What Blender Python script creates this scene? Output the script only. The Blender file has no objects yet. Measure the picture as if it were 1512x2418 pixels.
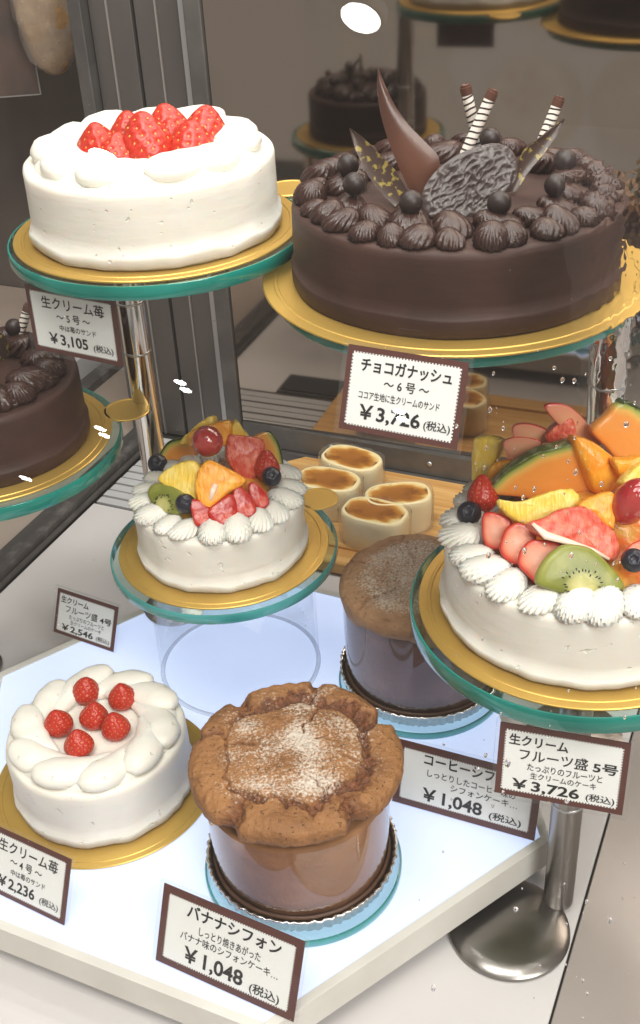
import bpy, math, random
import numpy as np
from mathutils import Vector, Matrix, noise

random.seed(7)
rng = np.random.RandomState(7)
scene = bpy.context.scene
COL = scene.collection
R = math.radians

# ------------------------------------------------------------------ camera
cam_d = bpy.data.cameras.new('camera')
cam = bpy.data.objects.new('camera', cam_d)
COL.objects.link(cam)
cam_d.sensor_fit = 'VERTICAL'
cam_d.sensor_height = 36.0
cam_d.lens = 36.0 * 2752.0 / 2418.0
cam_d.clip_start = 0.01
cam_d.clip_end = 60.0
cam.matrix_world = Matrix(((0.9983, 0.0587, 0.0, 0.0),
                           (-0.0324, 0.5510, -0.8339, 0.0),
                           (-0.0489, 0.8325, 0.5519, 0.66),
                           (0, 0, 0, 1)))
scene.camera = cam

# ------------------------------------------------------------------ world: dim, warm shop interior
world = bpy.data.worlds.new('World')
scene.world = world
world.use_nodes = True
bg = world.node_tree.nodes['Background']
bg.inputs['Color'].default_value = (1.0, 0.88, 0.79, 1)
bg.inputs['Strength'].default_value = 0.36

# ------------------------------------------------------------------ lamps of the case and shop, plus an added fill
N = Vector((math.sin(R(25)), math.cos(R(25)), 0))      # into the case
T = Vector((math.cos(R(25)), -math.sin(R(25)), 0))     # along the case


def cw(s, d, z=0.0):
    """case coordinates (along, into, up) -> world"""
    return T * s + N * d + Vector((0, 0, z))


def area(name, loc, target, sx, sy, power, col):
    l = bpy.data.lights.new(name, 'AREA')
    l.shape = 'RECTANGLE'
    l.size, l.size_y = sx, sy
    l.energy = power
    l.color = col
    o = bpy.data.objects.new(name, l)
    COL.objects.link(o)
    z = (Vector(loc) - Vector(target)).normalized()
    x = (T - z * T.dot(z)).normalized()
    y = z.cross(x)
    m = Matrix((x, y, z)).transposed().to_4x4()
    m.translation = Vector(loc)
    o.matrix_world = m
    return o


area('case_tube_lamp_rear', cw(-0.22, 0.82, 0.98), cw(-0.22, 0.74, 0.0), 0.95, 0.05, 2.3, (1.0, 0.97, 0.93))
area('case_tube_lamp_front', cw(-0.20, 0.62, 1.00), cw(-0.20, 0.58, 0.0), 0.9, 0.05, 3.5, (1.0, 0.97, 0.93))
area('shop_ceiling_panel', (-0.20, -0.12, 2.15), (-0.02, 0.6, 0.3), 1.2, 0.7, 33.0, (1.0, 0.95, 0.91))
area('front_fill', (0.95, -1.25, 1.75), (0.0, 0.62, 0.2), 1.3, 1.0, 48.0, (1.0, 0.95, 0.91))  # added soft fill for cake and card fronts, kept out of the glass reflection

scene.view_settings.view_transform = 'Standard'
scene.view_settings.look = 'None'
scene.view_settings.exposure = 0.10
scene.view_settings.gamma = 1.0
scene.render.engine = 'CYCLES'
cy = scene.cycles
cy.use_denoising = True
cy.max_bounces = 10
cy.transparent_max_bounces = 24
cy.glossy_bounces = 5
cy.transmission_bounces = 8
cy.diffuse_bounces = 3
cy.caustics_reflective = False
cy.caustics_refractive = False
cy.sample_clamp_indirect = 4.0
cy.blur_glossy = 0.3


# ------------------------------------------------------------------ materials
def lin(r, g, b):
    f = lambda c: (c / 255 / 12.92) if c <= 10 else ((c / 255 + 0.055) / 1.055) ** 2.4
    return (f(r), f(g), f(b), 1)


def pm(name, col, rough=0.5, metal=0.0, sss=0.0, scale=0.003, coat=0.0, trans=0.0, ior=1.45,
       var=None, bump=None, pits=None, stretch=None, attr=None, spec=0.5, emit=None, radius=(1.0, 0.6, 0.4)):
    """Principled material. var=(colour2, noise scale, lo, hi); bump=(scale, distance);
    attr=(attribute, [(pos, colour)...]) colours by a built-in vertex value."""
    m = bpy.data.materials.new(name)
    m.use_nodes = True
    nt = m.node_tree
    b = nt.nodes['Principled BSDF']
    L = nt.links.new
    i = b.inputs
    i['Base Color'].default_value = col
    i['Roughness'].default_value = rough
    i['Metallic'].default_value = metal
    i['Specular IOR Level'].default_value = spec
    i['IOR'].default_value = ior
    i['Transmission Weight'].default_value = trans
    i['Coat Weight'].default_value = coat
    i['Coat Roughness'].default_value = 0.08
    if sss:
        i['Subsurface Weight'].default_value = sss
        i['Subsurface Scale'].default_value = scale
        i['Subsurface Radius'].default_value = radius
    tc = nt.nodes.new('ShaderNodeTexCoord')
    colsock = None
    if attr:
        an = nt.nodes.new('ShaderNodeAttribute')
        an.attribute_name = attr[0]
        cr = nt.nodes.new('ShaderNodeValToRGB')
        el = cr.color_ramp.elements
        while len(el) < len(attr[1]):
            el.new(0.5)
        for e, (p, c) in zip(el, attr[1]):
            e.position = p
            e.color = c
        L(an.outputs['Fac'], cr.inputs['Fac'])
        colsock = cr.outputs['Color']
    if var:
        c2, sc, lo, hi = var
        nn = nt.nodes.new('ShaderNodeTexNoise')
        nn.inputs['Scale'].default_value = sc
        nn.inputs['Detail'].default_value = 6
        L(tc.outputs['Object'], nn.inputs['Vector'])
        mr = nt.nodes.new('ShaderNodeMapRange')
        mr.inputs['From Min'].default_value = lo
        mr.inputs['From Max'].default_value = hi
        L(nn.outputs['Fac'], mr.inputs['Value'])
        mx = nt.nodes.new('ShaderNodeMix')
        mx.data_type = 'RGBA'
        L(mr.outputs['Result'], mx.inputs['Factor'])
        if colsock:
            L(colsock, mx.inputs[6])
        else:
            mx.inputs[6].default_value = col
        mx.inputs[7].default_value = c2
        colsock = mx.outputs[2]
    if colsock:
        L(colsock, i['Base Color'])
    if bump:
        nb = nt.nodes.new('ShaderNodeTexNoise')
        nb.inputs['Scale'].default_value = bump[0]
        nb.inputs['Detail'].default_value = 5
        if stretch:
            mp = nt.nodes.new('ShaderNodeMapping')
            mp.inputs['Scale'].default_value = stretch
            L(tc.outputs['Object'], mp.inputs['Vector'])
            L(mp.outputs['Vector'], nb.inputs['Vector'])
        else:
            L(tc.outputs['Object'], nb.inputs['Vector'])
        bp = nt.nodes.new('ShaderNodeBump')
        bp.inputs['Distance'].default_value = bump[1]
        bp.inputs['Strength'].default_value = 1.0
        L(nb.outputs['Fac'], bp.inputs['Height'])
        L(bp.outputs['Normal'], i['Normal'])
        if pits:
            npt = nt.nodes.new('ShaderNodeTexNoise')
            npt.inputs['Scale'].default_value = pits[0]
            npt.inputs['Detail'].default_value = 1.0
            L(tc.outputs['Object'], npt.inputs['Vector'])
            mp_ = nt.nodes.new('ShaderNodeMapRange')
            mp_.inputs['From Min'].default_value = pits[1]
            mp_.inputs['From Max'].default_value = pits[1] + .05
            mp_.inputs['To Min'].default_value = 1.0
            mp_.inputs['To Max'].default_value = 0.0
            L(npt.outputs['Fac'], mp_.inputs['Value'])
            b2 = nt.nodes.new('ShaderNodeBump')
            b2.inputs['Distance'].default_value = pits[2]
            L(mp_.outputs['Result'], b2.inputs['Height'])
            L(bp.outputs['Normal'], b2.inputs['Normal'])
            L(b2.outputs['Normal'], i['Normal'])
    if emit:
        i['Emission Color'].default_value = emit[0]
        i['Emission Strength'].default_value = emit[1]
    return m


def clear(name, tint=(1, 1, 1, 1), ior=1.45, rough=0.0, boost=1.0, add=0.0, body=None):
    """thin clear sheet: transparent with a Fresnel reflection; body=(colour, amount) adds a milky share"""
    m = bpy.data.materials.new(name)
    m.use_nodes = True
    nt = m.node_tree
    nt.nodes.clear()
    L = nt.links.new
    out = nt.nodes.new('ShaderNodeOutputMaterial')
    tr = nt.nodes.new('ShaderNodeBsdfTransparent')
    tr.inputs['Color'].default_value = tint
    gl = nt.nodes.new('ShaderNodeBsdfGlossy')
    gl.inputs['Roughness'].default_value = rough
    # Schlick reflectance, the same from both sides of a sheet
    f0 = ((ior - 1) / (ior + 1)) ** 2
    fr = nt.nodes.new('ShaderNodeLayerWeight')
    fr.inputs['Blend'].default_value = 0.5
    pw = nt.nodes.new('ShaderNodeMath')
    pw.operation = 'POWER'
    pw.inputs[1].default_value = 5.0
    L(fr.outputs['Facing'], pw.inputs[0])
    ma = nt.nodes.new('ShaderNodeMath')
    ma.operation = 'MULTIPLY_ADD'
    ma.inputs[1].default_value = (1 - f0) * boost
    ma.inputs[2].default_value = f0 * boost + add
    ma.use_clamp = True
    L(pw.outputs[0], ma.inputs[0])
    mx = nt.nodes.new('ShaderNodeMixShader')
    L(ma.outputs[0], mx.inputs['Fac'])
    base = tr.outputs[0]
    if body:
        df = nt.nodes.new('ShaderNodeBsdfDiffuse')
        df.inputs['Color'].default_value = body[0]
        m2 = nt.nodes.new('ShaderNodeMixShader')
        m2.inputs['Fac'].default_value = body[1]
        L(tr.outputs[0], m2.inputs[1])
        L(df.outputs[0], m2.inputs[2])
        base = m2.outputs[0]
    L(base, mx.inputs[1])
    L(gl.outputs[0], mx.inputs[2])
    L(mx.outputs[0], out.inputs['Surface'])
    return m


M = {}
M['cream'] = pm('whipped_cream', (0.80, 0.755, 0.675, 1), 0.45, sss=0.5, scale=0.006, bump=(40, 0.0003), stretch=(1, 1, 6), pits=(190, .72, .0007), var=((0.83, 0.79, 0.715, 1), 60, .4, .7))
M['pipe'] = pm('piped_cream', (0.82, 0.785, 0.71, 1), 0.42, sss=0.4, scale=0.004, bump=(160, 0.00025), pits=(210, .69, .0008))
M['choc'] = pm('ganache_coat', lin(54, 35, 30), 0.55, spec=.35, bump=(30, 0.0004), stretch=(1, 1, 6), var=(lin(70, 47, 40), 25, .4, .7))
M['ganache'] = pm('piped_ganache', lin(56, 35, 30), 0.30, bump=(300, 0.0001))
M['darkchoc'] = pm('dark_chocolate', lin(42, 30, 28), 0.42, bump=(400, 0.00006))
M['milkchoc'] = pm('chocolate_sheet', lin(74, 46, 38), 0.28, var=(lin(108, 70, 54), 18, .4, .75))
M['plaque'] = pm('rippled_chocolate', lin(66, 54, 52), 0.26)
M['leaf'] = pm('shard_chocolate', lin(66, 50, 44), 0.3, var=(lin(142, 124, 62), 240, .56, .62))
M['white_choc'] = pm('white_chocolate', lin(226, 216, 206), 0.4)
M['gold'] = pm('gold_card', (0.62, 0.385, 0.085, 1), 0.40, metal=0.66, bump=(900, 0.00003), var=((0.70, 0.46, 0.12, 1), 8, .35, .7))
M['rim'] = pm('green_glass_edge', (0.0, 0.21, 0.165, 1), 0.12, coat=0.6, trans=0.25, var=((0.02, 0.36, 0.29, 1), 22, .35, .75))
M['rim2'] = pm('pale_green_glass_edge', (0.10, 0.50, 0.48, 1), 0.12, coat=0.6, trans=0.4, var=((0.03, 0.32, 0.30, 1), 22, .35, .75))
M['glass'] = clear('plate_glass', (0.86, 0.97, 0.94, 1), 1.5)
M['pane'] = clear('front_pane_glass', (0.99, 1, 0.995, 1), 1.45, boost=1.0)
M['acrylic'] = clear('clear_acrylic', (0.99, 0.995, 1.0, 1), 1.3, boost=.45)
M['acr_edge'] = clear('acrylic_edge', (0.95, 0.97, 1.0, 1), 1.4, boost=.6, add=.0, rough=.1, body=((.95, .97, 1, 1), .35))
M['film'] = clear('cake_film', (0.97, 0.95, 0.97, 1), 1.5, boost=1.3, add=0.045, rough=0.03)
M['wrap'] = clear('clear_wrap', (0.99, 0.985, 0.98, 1), 1.45, boost=1.4, add=0.03, rough=0.10, body=((.95, .93, .88, 1), .14))
M['sleeve'] = clear('clear_sleeve', (0.985, 0.985, 0.985, 1), 1.4, boost=.7, rough=0.06, body=((.9, .9, .9, 1), .015))
M['chrome'] = pm('chrome', (0.72, 0.71, 0.70, 1), 0.10, metal=1.0, bump=(60, 0.00006))
M['darksteel'] = pm('dark_polished_steel', (0.27, 0.255, 0.24, 1), 0.28, metal=1.0, bump=(30, 0.0006))
M['steelwall'] = pm('brown_steel_panel', (0.115, 0.103, 0.096, 1), 0.38, metal=0.6, var=((0.16, 0.145, 0.135, 1), 5, .35, .7), bump=(600, 0.00003))
M['steelstrip'] = pm('bright_steel_strip', (0.52, 0.52, 0.53, 1), 0.32, metal=0.8)
M['frame'] = pm('dark_door_frame', (0.105, 0.098, 0.092, 1), 0.4, metal=0.5, var=((0.15, .14, .13, 1), 30, .4, .7), bump=(300, .0001))
M['groove'] = pm('groove_line', (0.36, 0.33, 0.31, 1), 0.4, metal=0.6)
M['gap'] = pm('shadow_gap', (0.02, 0.018, 0.016, 1), 0.7)
M['mirror'] = pm('tinted_mirror', (0.43, 0.37, 0.32, 1), 0.05, metal=1.0)
M['floor'] = pm('case_floor_panel', (0.33, 0.285, 0.26, 1), 0.20, var=((0.38, 0.335, 0.31, 1), 6, .35, .7), bump=(150, .00005))
M['whitefloor'] = pm('white_floor_panel', (0.66, 0.63, 0.62, 1), 0.32, var=((0.60, 0.57, 0.56, 1), 7, .4, .75))
M['slat'] = pm('grey_slat', (0.50, 0.50, 0.50, 1), 0.45)
M['ventslat'] = pm('dark_vent', (0.05, 0.05, 0.05, 1), 0.5)
M['bar'] = pm('dark_rubber_channel', (0.06, 0.054, 0.05, 1), 0.5, var=((0.16, .15, .14, 1), 45, .55, .75), bump=(120, .0006))
M['light'] = pm('light_panel', (0.50, 0.52, 0.58, 1), 0.42, emit=((0.54, 0.66, 1.0, 1), 0.76))
M['boxrim'] = pm('white_box_rim', (0.70, 0.68, 0.63, 1), 0.5, var=((0.60, .57, .52, 1), 14, .45, .75), bump=(200, .0002))
M['wood'] = None
M['cardbrown'] = pm('brown_border', lin(84, 40, 32), 0.5)
M['cardwhite'] = pm('white_card', lin(236, 236, 233), 0.5)
M['ink'] = pm('black_ink', lin(20, 18, 20), 0.5)
M['berry'] = pm('strawberry_skin', (0.42, 0.014, 0.008, 1), 0.34, coat=0.12, var=((0.52, 0.045, 0.014, 1), 40, .42, .7))
M['berryseed'] = pm('strawberry_seed', (0.62, 0.30, 0.06, 1), 0.4)
M['blueberry'] = pm('blueberry_skin', (0.012, 0.012, 0.022, 1), 0.35, var=((0.05, 0.05, 0.075, 1), 160, .52, .75))
M['grape'] = pm('red_grape', (0.42, 0.02, 0.03, 1), 0.10, coat=1.0, sss=0.2, scale=0.003, var=((0.50, 0.07, 0.05, 1), 50, .4, .7))
M['orange'] = pm('orange_flesh', (0.92, 0.33, 0.015, 1), 0.28, coat=0.18, var=((0.98, 0.50, 0.06, 1), 160, .4, .7), bump=(240, 0.0016), stretch=(1.6, .5, 1))
M['mandarin'] = pm('mandarin_flesh', (0.92, 0.32, 0.012, 1), 0.28, coat=0.18, var=((0.98, 0.46, 0.04, 1), 70, .4, .7), bump=(220, 0.0010), stretch=(1.6, .5, 1))
M['pine'] = pm('pineapple_flesh', (0.90, 0.60, 0.06, 1), 0.28, coat=0.18, var=((0.95, 0.74, 0.22, 1), 90, .4, .7), bump=(170, 0.0016), stretch=(2.2, .4, 1))
M['gfruit'] = pm('grapefruit_flesh', (0.66, 0.07, 0.035, 1), 0.28, coat=0.18, var=((0.84, 0.22, 0.13, 1), 180, .4, .65), bump=(260, 0.0018), stretch=(1.6, .5, 1))
M['pith'] = pm('white_pith', (0.88, 0.66, 0.52, 1), 0.35, coat=0.5)
M['melon'] = pm('melon_flesh', (0.85, 0.3, 0.08, 1), 0.28, coat=0.18, bump=(120, .0003),
                attr=('tone', [(0.0, (0.10, 0.12, 0.02, 1)), (0.14, (0.36, 0.40, 0.08, 1)), (0.34, (0.78, 0.46, 0.10, 1)), (0.65, (0.86, 0.33, 0.06, 1))]))
M['rind'] = pm('melon_rind', (0.10, 0.13, 0.03, 1), 0.45, var=((0.34, 0.36, 0.20, 1), 120, .45, .6), bump=(140, .0008))
M['darkrind'] = pm('dark_melon_rind', (0.02, 0.035, 0.008, 1), 0.35, var=((0.06, 0.08, 0.02, 1), 90, .4, .7))
M['kiwi'] = pm('kiwi_flesh', (0.30, 0.31, 0.05, 1), 0.36, coat=0.08, var=((0.36, 0.35, 0.09, 1), 90, .5, .85),
               attr=('tone', [(0.0, (0.62, 0.56, 0.28, 1)), (0.22, (0.50, 0.46, 0.16, 1)), (0.42, (0.17, 0.19, 0.025, 1)), (1.0, (0.27, 0.28, 0.05, 1))]))
M['kseed'] = pm('kiwi_seed', (0.012, 0.01, 0.008, 1), 0.3)
M['sslice'] = pm('strawberry_cut', (0.8, 0.3, 0.2, 1), 0.28, coat=0.18, bump=(200, .0003),
                 attr=('tone', [(0.0, (0.86, 0.46, 0.34, 1)), (0.62, (0.80, 0.30, 0.19, 1)), (0.90, (0.60, 0.05, 0.025, 1)), (1.0, (0.55, 0.015, 0.01, 1))]))
M['sslice_red'] = pm('strawberry_cut_skin', (0.44, 0.012, 0.008, 1), 0.24, coat=0.25, var=((0.58, 0.06, 0.02, 1), 90, .45, .7), bump=(260, .0005))
M['apple'] = pm('apple_slice', (0.80, 0.44, 0.28, 1), 0.28, coat=0.18,
                attr=('tone', [(0.0, (0.74, 0.38, 0.20, 1)), (0.90, (0.72, 0.28, 0.17, 1)), (0.97, (0.60, 0.07, 0.05, 1)), (1.0, (0.48, 0.03, 0.03, 1))]))
M['bed'] = pm('fruit_bed', (0.72, 0.16, 0.02, 1), 0.2, coat=0.8, var=((0.80, 0.42, 0.05, 1), 55, .42, .6), bump=(90, .002))
M['cheese'] = pm('cheesecake', (0.86, 0.70, 0.38, 1), 0.5, var=((0.88, 0.76, 0.48, 1), 60, .4, .7), bump=(300, .0002))
M['browned'] = pm('browned_top', (0.8, 0.6, 0.25, 1), 0.3, coat=0.3, bump=(140, .0004), var=((0.22, 0.07, 0.012, 1), 75, .50, .68),
                  attr=('tone', [(0.0, (0.34, 0.125, 0.02, 1)), (0.55, (0.52, 0.22, 0.035, 1)), (0.85, (0.84, 0.58, 0.22, 1)), (1.0, (0.87, 0.72, 0.38, 1))]))
M['chifside'] = pm('banana_chiffon_side', (0.36, 0.17, 0.07, 1), 0.7, var=((0.26, 0.11, 0.04, 1), 26, .42, .7), bump=(220, .0008))
M['cofside'] = pm('coffee_chiffon_side', (0.17, 0.078, 0.045, 1), 0.6, var=((0.26, 0.13, 0.08, 1), 22, .5, .75), bump=(220, .0006))
M['foil'] = pm('foil_pan', (0.78, 0.76, 0.74, 1), 0.26, metal=1.0, bump=(170, .0008))
M['caramel'] = pm('baked_base', (0.09, 0.04, 0.02, 1), 0.5)
M['water'] = pm('water', (1, 1, 1, 1), 0.0, trans=1.0, ior=1.33)
M['lamp'] = pm('lamp_diffuser', (1, 1, 1, 1), 0.5, emit=((1.0, 0.98, 0.95, 1), 42.0))
M['lamp'].cycles.emission_sampling = 'NONE'
M['lamphouse'] = pm('lamp_housing', (0.7, 0.7, 0.7, 1), 0.4)
M['bread'] = pm('bread', (0.34, 0.19, 0.07, 1), 0.5, var=((0.46, 0.30, 0.14, 1), 40, .4, .7), bump=(80, .003))
M['poster'] = pm('poster_print', (0.06, 0.045, 0.038, 1), 0.5, var=((0.12, 0.07, 0.055, 1), 12, .42, .66))
M['beige'] = pm('beige_counter', (0.34, 0.27, 0.22, 1), 0.4, var=((0.40, .33, .27, 1), 9, .4, .7))
M['darkwall'] = pm('dark_wall', (0.075, 0.06, 0.052, 1), 0.6, var=((0.11, .088, .075, 1), 6, .4, .7))


def wood_mat():
    m = pm('light_wood', (0.62, 0.36, 0.12, 1), 0.45)
    nt = m.node_tree
    b = nt.nodes['Principled BSDF']
    tc = nt.nodes.new('ShaderNodeTexCoord')
    mp = nt.nodes.new('ShaderNodeMapping')
    mp.inputs['Scale'].default_value = (3, 60, 20)
    nn = nt.nodes.new('ShaderNodeTexNoise')
    nn.inputs['Scale'].default_value = 3
    nn.inputs['Detail'].default_value = 6
    nn.inputs['Distortion'].default_value = 0.6
    cr = nt.nodes.new('ShaderNodeValToRGB')
    cr.color_ramp.elements[0].position = 0.35
    cr.color_ramp.elements[0].color = (0.50, 0.25, 0.07, 1)
    cr.color_ramp.elements[1].position = 0.7
    cr.color_ramp.elements[1].color = (0.68, 0.41, 0.15, 1)
    L = nt.links.new
    L(tc.outputs['Object'], mp.inputs['Vector'])
    L(mp.outputs['Vector'], nn.inputs['Vector'])
    L(nn.outputs['Fac'], cr.inputs['Fac'])
    L(cr.outputs['Color'], b.inputs['Base Color'])
    return m


M['wood'] = wood_mat()


def crust_mat(name, skin, skin2, crumb, sugar_thr):
    """baked crust: 'crumb' (torn cake) and 'sugar' (icing sugar dusting) are vertex values"""
    m = pm(name, skin, 0.62)
    nt = m.node_tree
    b = nt.nodes['Principled BSDF']
    L = nt.links.new
    tc = nt.nodes.new('ShaderNodeTexCoord')

    def nz(sc, det=6):
        n_ = nt.nodes.new('ShaderNodeTexNoise')
        n_.inputs['Scale'].default_value = sc
        n_.inputs['Detail'].default_value = det
        L(tc.outputs['Object'], n_.inputs['Vector'])
        return n_.outputs['Fac']

    def mix(fac, a, c):
        x = nt.nodes.new('ShaderNodeMix')
        x.data_type = 'RGBA'
        L(fac, x.inputs['Factor'])
        for k, v in ((6, a), (7, c)):
            if isinstance(v, tuple):
                x.inputs[k].default_value = v
            else:
                L(v, x.inputs[k])
        return x.outputs[2]

    def rg(v, lo, hi):
        r = nt.nodes.new('ShaderNodeMapRange')
        r.inputs['From Min'].default_value = lo
        r.inputs['From Max'].default_value = hi
        L(v, r.inputs['Value'])
        return r.outputs['Result']

    def at(nm):
        a = nt.nodes.new('ShaderNodeAttribute')
        a.attribute_name = nm
        return a.outputs['Fac']
    base = mix(rg(nz(45), .38, .68), skin, skin2)
    cr = mix(rg(nz(260), .4, .62), crumb, tuple(min(1, c * 1.9) for c in crumb[:3]) + (1,))
    base = mix(at('crumb'), base, cr)
    # sugar grains: fine noise against the dusting amount
    ad = nt.nodes.new('ShaderNodeMath')
    ad.operation = 'ADD'
    L(nz(620, 3), ad.inputs[0])
    L(at('sugar'), ad.inputs[1])
    base = mix(rg(ad.outputs[0], sugar_thr, sugar_thr + .30), base, (0.66, 0.57, 0.48, 1))
    L(base, b.inputs['Base Color'])
    bp = nt.nodes.new('ShaderNodeBump')
    bp.inputs['Distance'].default_value = 0.0020
    L(nz(240, 10), bp.inputs['Height'])
    pit = rg(nz(330, 2), .66, .72)
    inv = nt.nodes.new('ShaderNodeMath')
    inv.operation = 'SUBTRACT'
    inv.inputs[0].default_value = 1.0
    L(pit, inv.inputs[1])
    b2 = nt.nodes.new('ShaderNodeBump')
    b2.inputs['Distance'].default_value = 0.0014
    L(inv.outputs[0], b2.inputs['Height'])
    L(bp.outputs['Normal'], b2.inputs['Normal'])
    L(b2.outputs['Normal'], b.inputs['Normal'])
    return m


M['banana_crust'] = crust_mat('banana_chiffon_crust', lin(158, 110, 66), lin(126, 84, 48), lin(92, 54, 30), 0.85)
M['coffee_crust'] = crust_mat('coffee_chiffon_crust', lin(174, 134, 98), lin(150, 110, 76), lin(116, 76, 48), 0.88)


# ------------------------------------------------------------------ mesh helpers
def link(o):
    COL.objects.link(o)
    return o


def mk(V, F, mat, smooth=True, attrs=None, name='mesh'):
    me = bpy.data.meshes.new(name)
    me.from_pydata([tuple(map(float, v)) for v in V], [], [tuple(map(int, f)) for f in F])
    if smooth:
        me.polygons.foreach_set('use_smooth', [True] * len(me.polygons))
    me.materials.append(M[mat] if isinstance(mat, str) else mat)
    for nm, vals in (attrs or {}).items():
        a = me.attributes.new(nm, 'FLOAT', 'POINT')
        a.data.foreach_set('value', [float(x) for x in vals])
    me.update()
    if smooth and mat in ('gold', 'rim', 'rim2', 'chrome', 'darksteel', 'milkchoc', 'white_choc'):
        me.set_sharp_from_angle(angle=R(32))
    return me


def ob(name, me, parent=None, loc=(0, 0, 0), rot=(0, 0, 0), sc=(1, 1, 1)):
    o = link(bpy.data.objects.new(name, me))
    o.parent = parent
    o.location = loc
    o.rotation_euler = rot
    o.scale = sc if hasattr(sc, '__len__') else (sc, sc, sc)
    return o


def part(name, V, F, mat, parent=None, smooth=True, attrs=None, **kw):
    return ob(name, mk(V, F, mat, smooth, attrs, name), parent, **kw)


def thing(name, label, cat, loc=(0, 0, 0), rotz=0.0, group=None):
    o = link(bpy.data.objects.new(name, None))
    o.empty_display_size = 0.02
    o.location = loc
    o.rotation_euler = (0, 0, rotz)
    return tag(o, label, cat, group)


def tag(o, label, cat, group=None, kind=None):
    if label:
        o['label'] = label
    if cat:
        o['category'] = cat
    if group:
        o['group'] = group
    if kind:
        o['kind'] = kind
    return o


def join(parts):
    V, F = [], []
    for v, f in parts:
        k = len(V)
        V.extend(v)
        F.extend([tuple(i + k for i in q) for q in f])
    return V, F


def xf(vf, loc=(0, 0, 0), rz=0.0, m=None):
    v, f = vf
    mm = m if m is not None else Matrix.Translation(loc) @ Matrix.Rotation(rz, 4, 'Z')
    return [tuple(mm @ Vector(p)) for p in v], f


def lathe(prof, n=64):
    """closed surface of revolution; a profile point with r == 0 becomes a pole"""
    V, F, rings = [], [], []
    for r, z in prof:
        if r <= 1e-9:
            rings.append([len(V)])
            V.append((0, 0, z))
        else:
            rings.append(list(range(len(V), len(V) + n)))
            V.extend([(r * math.cos(2 * math.pi * k / n), r * math.sin(2 * math.pi * k / n), z) for k in range(n)])
    for a, b in zip(rings, rings[1:]):
        for k in range(n):
            k2 = (k + 1) % n
            if len(a) == 1 and len(b) == 1:
                continue
            if len(a) == 1:
                F.append((a[0], b[k2], b[k]))
            elif len(b) == 1:
                F.append((a[k], a[k2], b[0]))
            else:
                F.append((a[k], a[k2], b[k2], b[k]))
    return V, F


def box(x0, x1, y0, y1, z0, z1, c=0.0):
    """box with chamfered edges"""
    if c <= 0:
        V = [(x, y, z) for z in (z0, z1) for y in (y0, y1) for x in (x0, x1)]
        return V, [(0, 2, 3, 1), (4, 5, 7, 6), (0, 1, 5, 4), (2, 6, 7, 3), (0, 4, 6, 2), (1, 3, 7, 5)]
    P = [(x0, y0), (x1, y0), (x1, y1), (x0, y1)]
    return prism([(x0 + c, y0), (x1 - c, y0), (x1, y0 + c), (x1, y1 - c), (x1 - c, y1), (x0 + c, y1), (x0, y1 - c), (x0, y0 + c)], z0, z1, c)


def prism(poly, z0, z1, c=0.0):
    n = len(poly)
    cx = sum(p[0] for p in poly) / n
    cyy = sum(p[1] for p in poly) / n

    def inset(p, d):
        v = Vector((cx - p[0], cyy - p[1]))
        l = v.length
        return (p[0] + v.x / l * d * 1.3, p[1] + v.y / l * d * 1.3)
    layers = [(z0, c), (z0 + c, 0), (z1 - c, 0), (z1, c)] if c > 0 else [(z0, 0), (z1, 0)]
    V, F = [], []
    for z, d in layers:
        V += [(*(inset(p, d) if d else p), z) for p in poly]
    for l in range(len(layers) - 1):
        for k in range(n):
            a, b = l * n + k, l * n + (k + 1) % n
            F.append((a, b, b + n, a + n))
    F.append(tuple(range(n - 1, -1, -1)))
    F.append(tuple(range((len(layers) - 1) * n, len(layers) * n)))
    return V, F


def tube(path, radii, n=16, up=Vector((0, 0, 1)), cap=True):
    """tube along a path; radii are r or (across, along-up) per point"""
    V, F = [], []
    P = [Vector(p) for p in path]
    for i, p in enumerate(P):
        t = (P[min(i + 1, len(P) - 1)] - P[max(i - 1, 0)]).normalized()
        s = t.cross(up)
        s = s.normalized() if s.length > 1e-6 else Vector((1, 0, 0))
        u = s.cross(t)
        r = radii[i]
        ra, rb = r if hasattr(r, '__len__') else (r, r)
        for k in range(n):
            a = 2 * math.pi * k / n
            V.append(p + s * (ra * math.cos(a)) + u * (rb * math.sin(a)))
    m = len(P)
    for i in range(m - 1):
        for k in range(n):
            k2 = (k + 1) % n
            F.append((i * n + k, i * n + k2, (i + 1) * n + k2, (i + 1) * n + k))
    if cap:
        F.append(tuple(range(n - 1, -1, -1)))
        F.append(tuple(range((m - 1) * n, m * n)))
    return V, F


def sphere(rx, ry=None, rz=None, n=24, m=14):
    ry = ry or rx
    rz = rz or rx
    V, F = lathe([(math.sin(math.pi * k / m), -math.cos(math.pi * k / m)) if 0 < k < m else (0, -1 if k == 0 else 1) for k in range(m + 1)], n)
    return [(x * rx, y * ry, z * rz) for x, y, z in V], F


def nz3(p, s, seed=0.0):
    return noise.noise(Vector((p[0] * s + seed, p[1] * s - seed * 1.7, p[2] * s + seed * .6)))


def rough(V, amp, s, seed=0.0, axis=None):
    out = []
    for p in V:
        q = Vector(p)
        d = Vector((nz3(q, s, seed), nz3(q, s, seed + 9.1), nz3(q, s, seed + 23.7)))
        out.append(q + d * amp)
    return out


def smooth_loop(pts, k=3):
    """closed Catmull-Rom through pts, k points per span"""
    n = len(pts)
    out = []
    for i in range(n):
        p0, p1, p2, p3 = (np.array(pts[(i + j - 1) % n], float) for j in range(4))
        for q in range(k):
            t = q / k
            out.append(0.5 * ((2 * p1) + (-p0 + p2) * t + (2 * p0 - 5 * p1 + 4 * p2 - p3) * t * t + (-p0 + 3 * p1 - 3 * p2 + p3) * t ** 3))
    return out


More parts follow.
